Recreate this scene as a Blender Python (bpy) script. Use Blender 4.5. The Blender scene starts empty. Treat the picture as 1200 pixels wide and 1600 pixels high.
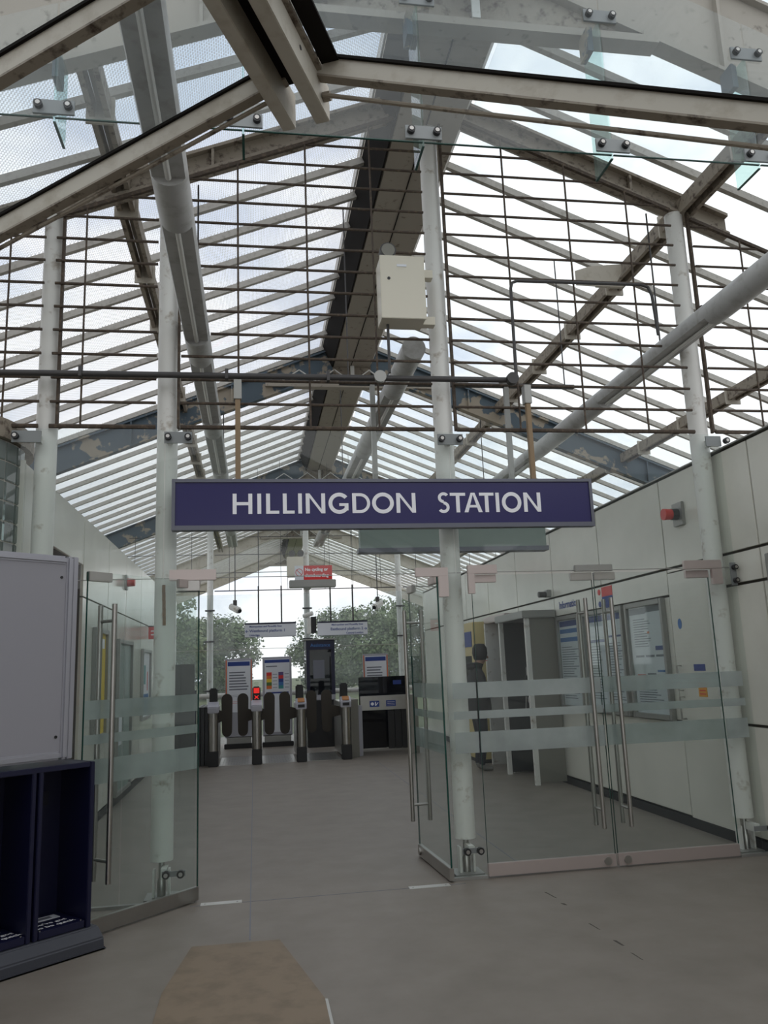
import bpy, bmesh, math, random
from mathutils import Matrix, Vector
random.seed(7)
S = bpy.context.scene
C = S.collection

# ------------------------------------------------------------------ camera
F_PX, YAW, PIT, ROL, EYE = 1258.5, .163715, .1919, -.03913, 1.55
cy, sy = math.cos(YAW), math.sin(YAW)
fw = Vector((sy*math.cos(PIT), cy*math.cos(PIT), math.sin(PIT)))
r0 = Vector((cy, -sy, 0)); u0 = r0.cross(fw)
rt = r0*math.cos(ROL) + u0*math.sin(ROL); up = -r0*math.sin(ROL) + u0*math.cos(ROL)
cd = bpy.data.cameras.new('camera'); cam = bpy.data.objects.new('camera', cd); C.objects.link(cam)
cd.sensor_fit = 'HORIZONTAL'; cd.sensor_width = 36.0; cd.lens = F_PX/1200*36.0
cd.clip_start = .05; cd.clip_end = 600
M = Matrix((rt, up, -fw)).transposed().to_4x4(); M.translation = (0, 0, EYE)
cam.matrix_world = M
S.camera = cam

# ------------------------------------------------------------------ sky, exposure
S.view_settings.view_transform = 'Standard'; S.view_settings.look = 'None'
S.view_settings.exposure = 0.0; S.view_settings.gamma = 1.0
S.view_settings.use_curve_mapping = False
try:
    S.cycles.transparent_max_bounces = 40
    S.cycles.max_bounces = 8; S.cycles.diffuse_bounces = 4; S.cycles.glossy_bounces = 4
    S.cycles.sample_clamp_indirect = 6
except Exception:
    pass
W = bpy.data.worlds.new('sky'); S.world = W; W.use_nodes = True
nt = W.node_tree; nt.nodes.clear()
o_ = nt.nodes.new('ShaderNodeOutputWorld'); b_ = nt.nodes.new('ShaderNodeBackground')
tc = nt.nodes.new('ShaderNodeTexCoord'); mp = nt.nodes.new('ShaderNodeMapping')
mp.inputs['Scale'].default_value = (1, 1, 2.2)
nz = nt.nodes.new('ShaderNodeTexNoise'); nz.inputs['Scale'].default_value = 3.2
nz.inputs['Detail'].default_value = 7; nz.inputs['Roughness'].default_value = .55
rp = nt.nodes.new('ShaderNodeValToRGB')
rp.color_ramp.elements[0].position = .36; rp.color_ramp.elements[0].color = (.60, .66, .76, 1)
rp.color_ramp.elements[1].position = .53; rp.color_ramp.elements[1].color = (1.0, 1.0, 1.0, 1)
nt.links.new(tc.outputs['Generated'], mp.inputs['Vector']); nt.links.new(mp.outputs['Vector'], nz.inputs['Vector'])
nt.links.new(nz.outputs['Fac'], rp.inputs['Fac']); nt.links.new(rp.outputs['Color'], b_.inputs['Color'])
b_.inputs['Strength'].default_value = 1.42
nt.links.new(b_.outputs['Background'], o_.inputs['Surface'])

# ------------------------------------------------------------------ materials
def lin(c):
    return tuple(((v/255)/12.92 if v/255 <= .04045 else ((v/255+.055)/1.055)**2.4) for v in c) + (1,)
def mat(name, rgb, rough=.5, metal=0., noise=None, bump=0., spec=.5, emit=0.):
    """rgb sRGB 0-255; noise=(scale, rgb2, lo, hi) patches of a second colour"""
    m = bpy.data.materials.new(name); m.use_nodes = True; n = m.node_tree.nodes; l = m.node_tree.links
    p = n['Principled BSDF']; p.inputs['Roughness'].default_value = rough; p.inputs['Metallic'].default_value = metal
    p.inputs['Specular IOR Level'].default_value = spec
    p.inputs['Base Color'].default_value = lin(rgb)
    if noise or bump:
        t = n.new('ShaderNodeTexCoord'); g = n.new('ShaderNodeNewGeometry')
        z = n.new('ShaderNodeTexNoise'); z.inputs['Scale'].default_value = noise[0] if noise else 8
        z.inputs['Detail'].default_value = 6; z.inputs['Roughness'].default_value = .6
        l.new(g.outputs['Position'], z.inputs['Vector'])
        if noise:
            r = n.new('ShaderNodeValToRGB'); e = r.color_ramp.elements
            e[0].position = noise[2]; e[0].color = lin(rgb); e[1].position = noise[3]; e[1].color = lin(noise[1])
            l.new(z.outputs['Fac'], r.inputs['Fac']); l.new(r.outputs['Color'], p.inputs['Base Color'])
        if bump:
            b = n.new('ShaderNodeBump'); b.inputs['Strength'].default_value = bump; b.inputs['Distance'].default_value = .01
            l.new(z.outputs['Fac'], b.inputs['Height']); l.new(b.outputs['Normal'], p.inputs['Normal'])
    if emit:
        p.inputs['Emission Color'].default_value = lin(rgb); p.inputs['Emission Strength'].default_value = emit
    return m
def glass(name, tint, haze=.03, hazecol=(.8, .85, .85), gloss=1.0, dots=0.):
    m = bpy.data.materials.new(name); m.use_nodes = True; n = m.node_tree.nodes; l = m.node_tree.links
    n.clear()
    out = n.new('ShaderNodeOutputMaterial'); tr = n.new('ShaderNodeBsdfTransparent'); tr.inputs['Color'].default_value = tint + (1,)
    gl = n.new('ShaderNodeBsdfGlossy'); gl.inputs['Roughness'].default_value = .02
    fr = n.new('ShaderNodeFresnel'); fr.inputs['IOR'].default_value = 1.45
    mu = n.new('ShaderNodeMath'); mu.operation = 'MULTIPLY'; mu.inputs[1].default_value = gloss
    gb = n.new('ShaderNodeNewGeometry'); bk = n.new('ShaderNodeMath'); bk.operation = 'SUBTRACT'; bk.inputs[0].default_value = 1.0
    l.new(gb.outputs['Backfacing'], bk.inputs[1]); m0 = n.new('ShaderNodeMath'); m0.operation = 'MULTIPLY'   # one reflection, off the outer face
    l.new(fr.outputs['Fac'], m0.inputs[0]); l.new(bk.outputs[0], m0.inputs[1]); l.new(m0.outputs[0], mu.inputs[0])
    df = n.new('ShaderNodeBsdfDiffuse'); df.inputs['Color'].default_value = hazecol + (1,)
    tl = n.new('ShaderNodeBsdfTranslucent'); tl.inputs['Color'].default_value = hazecol + (1,)
    ad = n.new('ShaderNodeMixShader'); ad.inputs[0].default_value = .5
    l.new(df.outputs[0], ad.inputs[1]); l.new(tl.outputs[0], ad.inputs[2])
    m1 = n.new('ShaderNodeMixShader'); m1.inputs[0].default_value = haze
    l.new(tr.outputs[0], m1.inputs[1]); l.new(ad.outputs[0], m1.inputs[2])
    if haze:
        g = n.new('ShaderNodeNewGeometry'); z = n.new('ShaderNodeTexNoise'); z.inputs['Scale'].default_value = 1.7; z.inputs['Detail'].default_value = 8
        l.new(g.outputs['Position'], z.inputs['Vector'])
        q = n.new('ShaderNodeMapRange'); q.inputs['From Min'].default_value = .3; q.inputs['From Max'].default_value = .7
        q.inputs['To Min'].default_value = haze*.6; q.inputs['To Max'].default_value = haze*1.4
        l.new(z.outputs['Fac'], q.inputs['Value']); l.new(q.outputs['Result'], m1.inputs[0])
    if dots:
        g = n.new('ShaderNodeNewGeometry'); sx = n.new('ShaderNodeSeparateXYZ'); l.new(g.outputs['Position'], sx.inputs[0])
        def wv(out_):
            a = n.new('ShaderNodeMath'); a.operation = 'MULTIPLY'; a.inputs[1].default_value = 2*math.pi/.034; l.new(out_, a.inputs[0])
            b = n.new('ShaderNodeMath'); b.operation = 'SINE'; l.new(a.outputs[0], b.inputs[0]); return b
        a, b = wv(sx.outputs['X']), wv(sx.outputs['Y'])
        c = n.new('ShaderNodeMath'); c.operation = 'MULTIPLY'; l.new(a.outputs[0], c.inputs[0]); l.new(b.outputs[0], c.inputs[1])
        d = n.new('ShaderNodeMath'); d.operation = 'GREATER_THAN'; d.inputs[1].default_value = .35; l.new(c.outputs[0], d.inputs[0])
        e = n.new('ShaderNodeMath'); e.operation = 'MULTIPLY'; e.inputs[1].default_value = dots; l.new(d.outputs[0], e.inputs[0])
        f = n.new('ShaderNodeMath'); f.operation = 'MAXIMUM'; l.new(e.outputs[0], f.inputs[0]); f.inputs[1].default_value = haze
        l.new(f.outputs[0], m1.inputs[0])
    m2 = n.new('ShaderNodeMixShader'); l.new(mu.outputs[0], m2.inputs[0]); l.new(m1.outputs[0], m2.inputs[1]); l.new(gl.outputs[0], m2.inputs[2])
    l.new(m2.outputs[0], out.inputs['Surface'])
    return m
K = dict(
    floor=mat('grey vinyl floor', (126, 119, 111), .5, noise=(3.0, (114, 107, 99), .35, .7), bump=.05),
    ground=mat('grass bank', (70, 84, 48), .9, noise=(1.5, (96, 98, 66), .4, .65)),
    cream=mat('cream painted steel', (190, 183, 170), .5, noise=(9, (168, 158, 142), .5, .75)),
    dirty=mat('dirty cream steel', (146, 136, 122), .6, noise=(14, (70, 55, 44), .52, .68)),
    truss=mat('peeling truss paint', (72, 86, 96), .6, noise=(2.6, (150, 140, 124), .54, .57)),
    beam=mat('ridge box paint', (158, 150, 138), .6, noise=(11, (84, 72, 60), .6, .75)),
    dark=mat('dark gasket', (30, 27, 25), .9, spec=.15),
    bar=mat('glazing bar paint', (188, 184, 176), .5, noise=(20, (150, 144, 134), .5, .8)),
    column=mat('white column paint', (216, 215, 210), .45, noise=(9, (150, 136, 118), .58, .76)),
    rust=mat('rusted grille steel', (70, 58, 48), .7, noise=(30, (100, 86, 70), .5, .68)),
    pipe=mat('dark conduit', (62, 60, 60), .5),
    tube=mat('light tube casing', (176, 176, 174), .4, noise=(8, (140, 136, 130), .5, .8)),
    lamp=mat('unlit fluorescent tube', (214, 214, 210), .3),
    steel=mat('brushed stainless steel', (176, 174, 170), .32, 1.0, noise=(4, (166, 163, 159), .4, .7)),
    fitting=mat('satin patch fitting', (190, 178, 174), .35, .6),
    wall=mat('glossy white wall panel', (214, 213, 203), .2, noise=(1.2, (206, 205, 195), .4, .6)),
    wallback=mat('wall backing in joints', (70, 66, 60), .8),
    skirt=mat('black skirting', (40, 40, 42), .5),
    navy=mat('navy sign enamel', (37, 33, 90), .3),
    white=mat('white lettering', (240, 240, 244), .4),
    signframe=mat('grey sign frame', (104, 106, 116), .35, .5),
    tan=mat('tan hanger post', (138, 116, 88), .55),
    greenbox=mat('grey green panel', (132, 146, 140), .5),
    box=mat('cream cabinet paint', (206, 200, 184), .4),
    black=mat('black plastic', (28, 28, 30), .45),
    rubber=mat('black rubber paddle', (52, 46, 38), .6),
    red=mat('red enamel', (206, 40, 40), .4),
    redlens=mat('red beacon lens', (196, 44, 40), .25),
    paper=mat('white poster paper', (214, 216, 222), .5),
    blue=mat('blue print', (36, 60, 130), .5),
    midblue=mat('mid blue print', (60, 110, 170), .5),
    ink=mat('grey ink', (110, 112, 122), .6),
    orange=mat('orange print', (214, 110, 50), .5), yellow=mat('yellow print', (220, 190, 50), .5), teal=mat('teal print', (60, 140, 140), .5),
    green=mat('green print', (90, 120, 60), .5), purple=mat('purple print', (90, 70, 120), .5),
    alu=mat('anodised frame', (150, 150, 146), .4, .5),
    boardgrey=mat('blank grey board', (146, 145, 152), .5),
    boardframe=mat('silver grey board frame', (160, 160, 168), .35, .3),
    standblue=mat('dark navy stand', (17, 19, 50), .4),
    standin=mat('navy stand inside', (14, 15, 36), .5),
    plinth=mat('charcoal plinth', (58, 60, 68), .5),
    plate=mat('brown floor board', (126, 111, 93), .6, noise=(6, (112, 98, 81), .45, .65)),
    plateedge=mat('worn metal strip', (190, 190, 186), .4, .4),
    frit=mat('frosted film', (190, 204, 200), .6),
    kiosk=mat('grey kiosk panel', (122, 120, 112), .5),
    kioskd=mat('dark kiosk inside', (54, 56, 58), .4),
    tanpanel=mat('cream ticket machine', (196, 180, 128), .5),
    amberpad=mat('dull orange reader pad', (160, 108, 60), .5),
    amber=mat('amber sticker', (214, 150, 40), .5),
    leaf=mat('tree foliage', (92, 108, 76), .8, noise=(.5, (110, 124, 90), .4, .65)),
    leaf2=mat('pale tree foliage', (118, 130, 94), .8, noise=(.5, (98, 114, 82), .4, .65)),
    trunk=mat('bark', (70, 58, 46), .9),
    skin=mat('skin', (150, 112, 90), .5), jacket=mat('black jacket cloth', (24, 24, 27), .8), trousers=mat('dark trousers', (40, 42, 52), .8),
    hair=mat('black hair', (18, 16, 16), .6), shoe=mat('grey shoe', (120, 118, 114), .6),
    g_facade=glass('facade glass', (.955, .975, .968), .022),
    g_door=glass('door glass', (.94, .965, .957), .018),
    g_screen=glass('hung screen glass', (.95, .97, .975), .05),
    g_fin=glass('glass fin', (.80, .92, .90), .05),
    g_roof=glass('roof glass', (.95, .97, .98), .03),
    g_roofdot=glass('fritted roof glass', (.97, .98, 1.0), .03, (.75, .75, .75), 1.0, .75),
    g_far=glass('hazy far glass', (.95, .97, .97), .09, (.85, .9, .92)),  # extra haze mixed into the pane to pale the trees behind
    clamp=mat('grey clamp plate', (128, 132, 132), .5, .3),
    g_edge=mat('green glass edge', (24, 66, 58), .2),
    g_film=glass('frosted band film', (.72, .76, .75), .5, (.66, .70, .69), .3),
    g_block=glass('glass block', (.55, .62, .60), .55, (.42, .47, .46)),
    g_dark=glass('dark tinted glass', (.10, .11, .13), .05, (.3, .3, .35)),
)

# ------------------------------------------------------------------ mesh helpers
WM = {}
def setp(o, label=None, cat=None, group=None, kind=None):
    if label: o['label'] = label
    if cat: o['category'] = cat
    if group: o['group'] = group
    if kind: o['kind'] = kind
    return o
def thing(name, label=None, cat=None, loc=(0, 0, 0), rz=0., group=None, kind=None):
    o = bpy.data.objects.new(name, None); C.objects.link(o); o.empty_display_size = .1
    o.location = loc; o.rotation_euler = (0, 0, rz)
    WM[o.name] = Matrix.Translation(loc) @ Matrix.Rotation(rz, 4, 'Z')
    return setp(o, label, cat, group, kind)
class MB:
    def __init__(s): s.v = []; s.f = []; s.mi = []
    def add(s, vs, fs, mi=0):
        n = len(s.v); s.v += [tuple(v) for v in vs]; s.f += [tuple(n+i for i in f) for f in fs]; s.mi += [mi]*len(fs); return s
    def box(s, x0, x1, y0, y1, z0, z1, mi=0):
        if x0 > x1: x0, x1 = x1, x0
        if y0 > y1: y0, y1 = y1, y0
        if z0 > z1: z0, z1 = z1, z0
        return s.add([(x0,y0,z0),(x1,y0,z0),(x1,y1,z0),(x0,y1,z0),(x0,y0,z1),(x1,y0,z1),(x1,y1,z1),(x0,y1,z1)],
              [(3,2,1,0),(4,5,6,7),(0,1,5,4),(1,2,6,5),(2,3,7,6),(3,0,4,7)], mi)
    def bar(s, p, q, w, h, upv=(0, 0, 1), mi=0):
        """rectangular bar from p to q, w across, h along up"""
        p, q = Vector(p), Vector(q); d = (q-p).normalized(); a = d.cross(Vector(upv)); a.normalize(); b = a.cross(d)
        a *= w/2; b *= h/2; vs = [p-a-b, p+a-b, p+a+b, p-a+b, q-a-b, q+a-b, q+a+b, q-a+b]
        return s.add(vs, [(0,1,2,3),(7,6,5,4),(4,5,1,0),(5,6,2,1),(6,7,3,2),(7,4,0,3)], mi)
    def cyl(s, p, q, r, n=16, r2=None, mi=0, caps=True):
        p, q = Vector(p), Vector(q); d = (q-p).normalized(); r2 = r if r2 is None else r2
        a = d.orthogonal().normalized(); b = d.cross(a); vs = []
        for k in range(n):
            t = 2*math.pi*k/n; e = a*math.cos(t)+b*math.sin(t); vs += [p+e*r, q+e*r2]
        fs = [(2*k, 2*((k+1) % n), 2*((k+1) % n)+1, 2*k+1) for k in range(n)]
        if caps: fs += [tuple(2*k for k in range(n-1, -1, -1)), tuple(2*k+1 for k in range(n))]
        return s.add(vs, fs, mi)
    def path(s, pts, r, n=10, mi=0):
        pts = [Vector(p) for p in pts]; rings = []; prev = None
        for i, p in enumerate(pts):
            d = (pts[min(i+1, len(pts)-1)]-pts[max(i-1, 0)]).normalized()
            a = (d.orthogonal() if prev is None else prev-d*prev.dot(d)).normalized(); prev = a; b = d.cross(a)
            rings.append([p+(a*math.cos(2*math.pi*k/n)+b*math.sin(2*math.pi*k/n))*r for k in range(n)])
        vs = [v for g in rings for v in g]
        fs = [(i*n+k, i*n+(k+1) % n, (i+1)*n+(k+1) % n, (i+1)*n+k) for i in range(len(pts)-1) for k in range(n)]
        fs += [tuple(range(n-1, -1, -1)), tuple((len(pts)-1)*n+k for k in range(n))]
        return s.add(vs, fs, mi)
    def prism(s, poly, fn, d0, d1, mi=0):
        """poly: 2-D outline; fn(u,v,d)->xyz; extruded from d0 to d1"""
        n = len(poly); vs = [fn(u, v, d0) for u, v in poly]+[fn(u, v, d1) for u, v in poly]
        return s.add(vs, [tuple(range(n-1, -1, -1)), tuple(range(n, 2*n))]+[(k, (k+1) % n, n+(k+1) % n, n+k) for k in range(n)], mi)
    def lathe(s, prof, c, n=20, mi=0):
        vs = []
        for r, z in prof:
            for k in range(n): vs.append((c[0]+r*math.cos(2*math.pi*k/n), c[1]+r*math.sin(2*math.pi*k/n), c[2]+z))
        fs = [(i*n+k, i*n+(k+1) % n, (i+1)*n+(k+1) % n, (i+1)*n+k) for i in range(len(prof)-1) for k in range(n)]
        fs += [tuple(range(n-1, -1, -1)), tuple((len(prof)-1)*n+k for k in range(n))]
        return s.add(vs, fs, mi)
    def mesh(s, name, mats, bev=0, smooth=False):
        me = bpy.data.meshes.new(name); me.from_pydata(s.v, [], s.f)
        for m in (mats if isinstance(mats, (list, tuple)) else [mats]): me.materials.append(K[m] if isinstance(m, str) else m)
        me.polygons.foreach_set('material_index', s.mi)
        bm = bmesh.new(); bm.from_mesh(me); bmesh.ops.recalc_face_normals(bm, faces=bm.faces)
        if bev: bmesh.ops.bevel(bm, geom=[e for e in bm.edges], offset=bev, segments=2, affect='EDGES', clamp_overlap=True)
        bm.to_mesh(me); bm.free()
        if smooth:
            me.polygons.foreach_set('use_smooth', [True]*len(me.polygons))
            try: me.set_sharp_from_angle(angle=math.radians(35))
            except Exception: pass
        me.update(); return me
    def build(s, name, mats, parent=None, world=True, bev=0, smooth=False, label=None, cat=None, group=None, kind=None):
        if parent is not None and world:
            inv = WM[parent.name].inverted(); s.v = [tuple(inv @ Vector(v)) for v in s.v]
        o = bpy.data.objects.new(name, s.mesh(name, mats, bev, smooth)); C.objects.link(o)
        if parent is not None: o.parent = parent; WM[o.name] = WM[parent.name].copy()
        else: WM[o.name] = Matrix.Identity(4)
        return setp(o, label, cat, group, kind)
def inst(o, parent, loc=(0, 0, 0)):
    c = o.copy(); C.objects.link(c); c.parent = parent; c.location = loc; WM[c.name] = WM[parent.name].copy(); return c
def text(s, size, fn, name, material, parent, align='LEFT', bold=.0, d=.001, sx=1.0):
    """flat lettering; fn(u,v,d)->xyz world"""
    cu = bpy.data.curves.new(name, 'FONT'); cu.body = s; cu.size = size; cu.align_x = align; cu.offset = bold; cu.resolution_u = 3
    ob = bpy.data.objects.new(name, cu); C.objects.link(ob)
    dg = bpy.context.evaluated_depsgraph_get(); me = bpy.data.meshes.new_from_object(ob.evaluated_get(dg))
    bpy.data.objects.remove(ob); bpy.data.curves.remove(cu)
    inv = WM[parent.name].inverted()
    for v in me.vertices: v.co = inv @ Vector(fn(v.co.x*sx, v.co.y, d))
    me.materials.clear(); me.materials.append(K[material])
    o = bpy.data.objects.new(name, me); C.objects.link(o); o.parent = parent; WM[o.name] = WM[parent.name].copy()
    return o

# ------------------------------------------------------------------ roof geometry constants
RX, SL = 1.58, .40                        # ridge position, slope
def zb(x): return 6.54-SL*abs(x-RX)       # underside of the rafters
FAC = 6.35                                # column line of the entrance front
FR = [4.80, 6.35, 12.2, 19.0, 27.0, 34.1] # roof frames along the hall
XL, XR = -4.4, 7.5
EOB = 19.0                                # far screen of the hall

# ================================================================== SETTING
fl = MB().box(-14, 16, -14, 21.5, -.12, 0).build('floor', 'floor', kind='structure', label='grey vinyl floor of the ticket hall and its entrance')
for (x, y0, y1) in ((-.04, 5.25, 14.6), (2.05, 6.6, 14.6)):
    MB().box(x-.004, x+.004, y0, y1, -.001, .0012).build('floor_seam', 'ink', fl)
MB().box(-.45, 1.5, 6.08, 6.086, -.001, .0012).build('floor_seam', 'ink', fl)
for (x, y, dx, dy, w) in ((1.955, 5.70, .02, -.16, .012), (1.965, 5.42, .01, -.05, .02), (1.97, 4.98, .012, -.13, .008), (1.98, 4.66, .01, -.10, .016), (1.985, 4.45, .008, -.12, .007)):
    MB().prism([(x, y), (x+w, y-.01), (x+dx+w*.7, y+dy), (x+dx, y+dy*.9)], lambda u, v, d: (u, v, d), -.001, .0012).build('floor_crack', 'wallback', fl)
MB().box(-160, 160, 21.6, 260, -.8, -.3).build('ground', 'ground', kind='structure', label='grass bank beyond the far glass screen')

# unseen roof and posts added behind the camera to darken the foreground
fr_ = MB().box(-9, 9.5, -9.5, -2.2, 4.9, 5.15).build('ceiling_added_shade', 'beam', kind='structure', label='unseen solid roof added behind the camera to shade the entrance')
for x in (-8, -3, 4.4, 9):
    for y in (-9, -3): MB().cyl((x, y, 0), (x, y, 4.9), .12, 16).build('shade_roof_post', 'cream', fr_, smooth=True)
# right-hand wall of glossy panels
WX = 4.0
wr = MB().box(WX+.03, WX+.25, -6.0, 19.0, 0, 3.30).build('wall_right', 'wallback', kind='structure', label='wall of glossy white panels on the right')
ys = [-6.0, -4.5, -3.0, -1.5, .0, 1.5, 2.8, 4.32, 5.84, 7.34, 8.88, 10.42, 11.95, 13.5, 15.0, 17, 19.0]  # panels behind the camera continue the wall unseen, to shade the foreground
g = .008
def rp_(y0, y1, z0, z1, nm='wall_panel'):
    return MB().box(WX, WX+.04, y0+g, y1-g, z0+.012, z1-.012).build(nm, 'wall', wr, bev=.003)
for a, b in zip(ys, ys[1:]):
    rp_(a, b, 2.40, 3.29)
    if b <= 5.9: rp_(a, b, .98, 2.40) if a < 2 else (rp_(a, b, 2.13, 2.40), rp_(a, b, .98, 2.13)); rp_(a, b, .09, .98)
    elif a < 5.9:
        rp_(a, 6.55, 2.13, 2.40); rp_(a, 6.55, .98, 2.13); rp_(a, 6.55, .09, .98); rp_(6.55, b, 2.35, 2.40)
    elif a < 10: rp_(a, b, 2.14, 2.40); rp_(a, b, .09, .95); rp_(a, b, .95, 2.14)
    else: rp_(a, b, .09, 2.40)
MB().box(WX-.012, WX+.03, -6.0, 19.0, 0, .085).build('baseboard_right', 'skirt', kind='structure', label='black skirting strip along the right wall')
MB().box(WX-.015, WX+.25, -6.0, 19.0, 3.30, 3.312).build('trim_1', 'alu', kind='structure', label='thin metal coping on the right wall')
# service door in the right wall
d5 = MB().box(WX-.004, WX+.03, 6.56, 7.33, .09, 2.35).build('door_5', 'wall', kind='structure', label='white service door with pull handles in the right wall')
for z0, z1 in ((1.24, 1.47), (.98, 1.18)):
    MB().path([(WX, 7.25, z0), (WX-.05, 7.25, z0), (WX-.05, 7.25, z1), (WX, 7.25, z1)], .009).build('pull_handle', 'steel', d5, smooth=True)
MB().box(WX-.007, WX, 6.83, 7.02, 1.42, 1.48).build('sticker', 'blue', d5)
MB().box(WX-.007, WX, 6.84, 6.98, 1.19, 1.31).build('sticker', 'amber', d5)
for k in range(3): MB().box(WX-.008, WX-.006, 6.86, 6.96, 1.21+.03*k, 1.22+.03*k).build('print_line', 'red', d5)
MB().prism([(.035*math.cos(t*.524), .05*math.sin(t*.524)) for t in range(12)], lambda u, v, d: (WX-.007+d, 7.19+u, 1.86+v), 0, .006).build('sticker', 'midblue', d5)

MB().box(-4.6, -4.4, -8, 6.4, 0, 4.9).build('wall_added_shade', 'wall', kind='structure', label='unseen white wall added on the left to shade the entrance')  # added outside the view to cut light from the left
# left-hand wall
LX = -1.75
wl = MB().box(LX-.12, LX-.03, 8.72, 19.0, 0, 3.25).box(LX-.12, LX-.03, 6.46, 8.72, 2.72, 3.25).box(LX-.12, LX-.03, 6.46, 7.35, 0, 2.72).build('wall_left', 'wallback', kind='structure', label='wall of glossy white panels on the left')
def lp_(y0, y1, z0, z1): MB().box(LX-.04, LX, y0+g, y1-g, z0+g, z1-g).build('wall_panel', 'wall', wl, bev=.003)
ysl = [6.45, 7.35, 8.72, 10.2, 11.6, 13.1, 14.6, 16.5, 19.0]
for a, b in zip(ysl, ysl[1:]):
    lp_(a, b, 2.72 if a == 7.35 else 2.40, 3.24)
    if a != 7.35: lp_(a, b, .09, 2.40)
MB().box(LX-.13, LX-.001, 6.43, 6.455, 0, 3.25).build('end_panel', 'wall', wl)
MB().box(LX-.03, LX+.01, 8.72, 19.0, 0, .085).build('baseboard_left', 'skirt', kind='structure', label='black skirting strip along the left wall')
# shop recess behind the left wall
MB().box(LX-.48, LX-.45, 7.38, 8.72, 0, 2.76).box(LX-.45, LX-.12, 8.69, 8.72, 0, 2.76).box(LX-.45, LX-.12, 7.38, 7.41, 0, 2.76).box(LX-.45, LX-.12, 7.41, 8.69, 2.73, 2.76).build('wall_shop', 'wall', kind='structure', label='white recess of the shop doorway in the left wall')
sg = thing('wall_poster', 'red poster inside the recess of the left wall', 'poster', (LX-.44, 8.1, 1.3))
MB().box(LX-.448, LX-.438, 7.5, 8.6, 1.3, 2.6).build('sheet', 'red', sg); MB().box(LX-.4375, LX-.436, 7.6, 8.5, 2.3, 2.36).build('print', 'paper', sg)

# ------------------------------------------------------------------ roof: glazing bars and panes (children of the ceiling)
ceil = thing('ceiling', 'glazed pitched roof of bars and panes over the hall', None, (RX, 5, 6.3), kind='structure')
barY = [4.86+.61*k for k in range(50)]
ymax = 35
def slopebox(xa, xb, y0, y1, z0, t, mat_, nm, first={}):
    key = (nm, xa, round(y1-y0, 3))
    if key in first: return inst(first[key][0], ceil, (0, y0-first[key][1], 0))
    m = MB(); za, zc = z0-SL*abs(xa-RX), z0-SL*abs(xb-RX)
    m.add([(xa,y0,za),(xb,y0,zc),(xb,y1,zc),(xa,y1,za),(xa,y0,za+t),(xb,y0,zc+t),(xb,y1,zc+t),(xa,y1,za+t)],
          [(3,2,1,0),(4,5,6,7),(0,1,5,4),(1,2,6,5),(2,3,7,6),(3,0,4,7)])
    o = m.build(nm, mat_, ceil); first[key] = (o, y0); return o
for k, y in enumerate(barY):
    if y > ymax: break
    for (xa, xb) in ((XL, 1.14), (1.98, XR)):
        slopebox(xa, xb, y-.026, y+.026, 6.785, .075, 'bar', 'glazing_bar')
    y2 = y+.61
    slopebox(XL, 1.10, y+.028, y2-.028, 6.86, .012, 'g_roofdot', 'roof_pane')
    slopebox(2.06, XR, y+.028, y2-.028, 6.86, .012, 'g_roof', 'roof_pane')

# ridge box beam
rb = thing('ridge_beam', 'wide dirty box beam running along the ridge of the glass roof', 'beam', (RX, 4.4, 6.33))
yy0, yy1 = 4.45, 35.0
MB().prism([(1.29, 6.33), (1.87, 6.33), (2.03, 6.68), (2.03, 6.98), (1.13, 6.98), (1.13, 6.68)], lambda u, v, d: (u, d, v), yy0, yy1).build('box', 'beam', rb)
MB().bar((1.197, yy0, 6.497), (1.197, yy1, 6.497), .02, .37, (-.42, 0, 1)).build('gutter_flank', 'dark', rb)
MB().box(1.555, 1.565, yy0, yy1, 6.322, 6.332).build('seam', 'dark', rb)
MB().bar((1.105, yy0, 6.695), (1.105, yy1, 6.695), .022, .03).build('edge_trim', 'bar', rb)

# ------------------------------------------------------------------ roof frames
def rafter(mb, y, xa, xb, z0, dep, w=.13):
    za, zc = z0-SL*abs(xa-RX), z0-SL*abs(xb-RX)
    P = lambda dz, dy: None
    def slab(h0, h1, hw):
        mb.add([(xa,y-hw,za+h0),(xb,y-hw,zc+h0),(xb,y+hw,zc+h0),(xa,y+hw,za+h0),(xa,y-hw,za+h1),(xb,y-hw,zc+h1),(xb,y+hw,zc+h1),(xa,y+hw,za+h1)],
               [(3,2,1,0),(4,5,6,7),(0,1,5,4),(1,2,6,5),(2,3,7,6),(3,0,4,7)])
    slab(0, .03, w/2); slab(.03, dep-.03, .012); slab(dep-.03, dep, w/2)
names = ['front roof frame above the hung glass screen', 'roof frame standing on the entrance columns', 'peeling blue and cream roof frame halfway along the hall',
         'peeling roof frame above the far screen of the hall', 'roof frame beyond the far screen, second from the end', 'last roof frame at the open far end']
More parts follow.
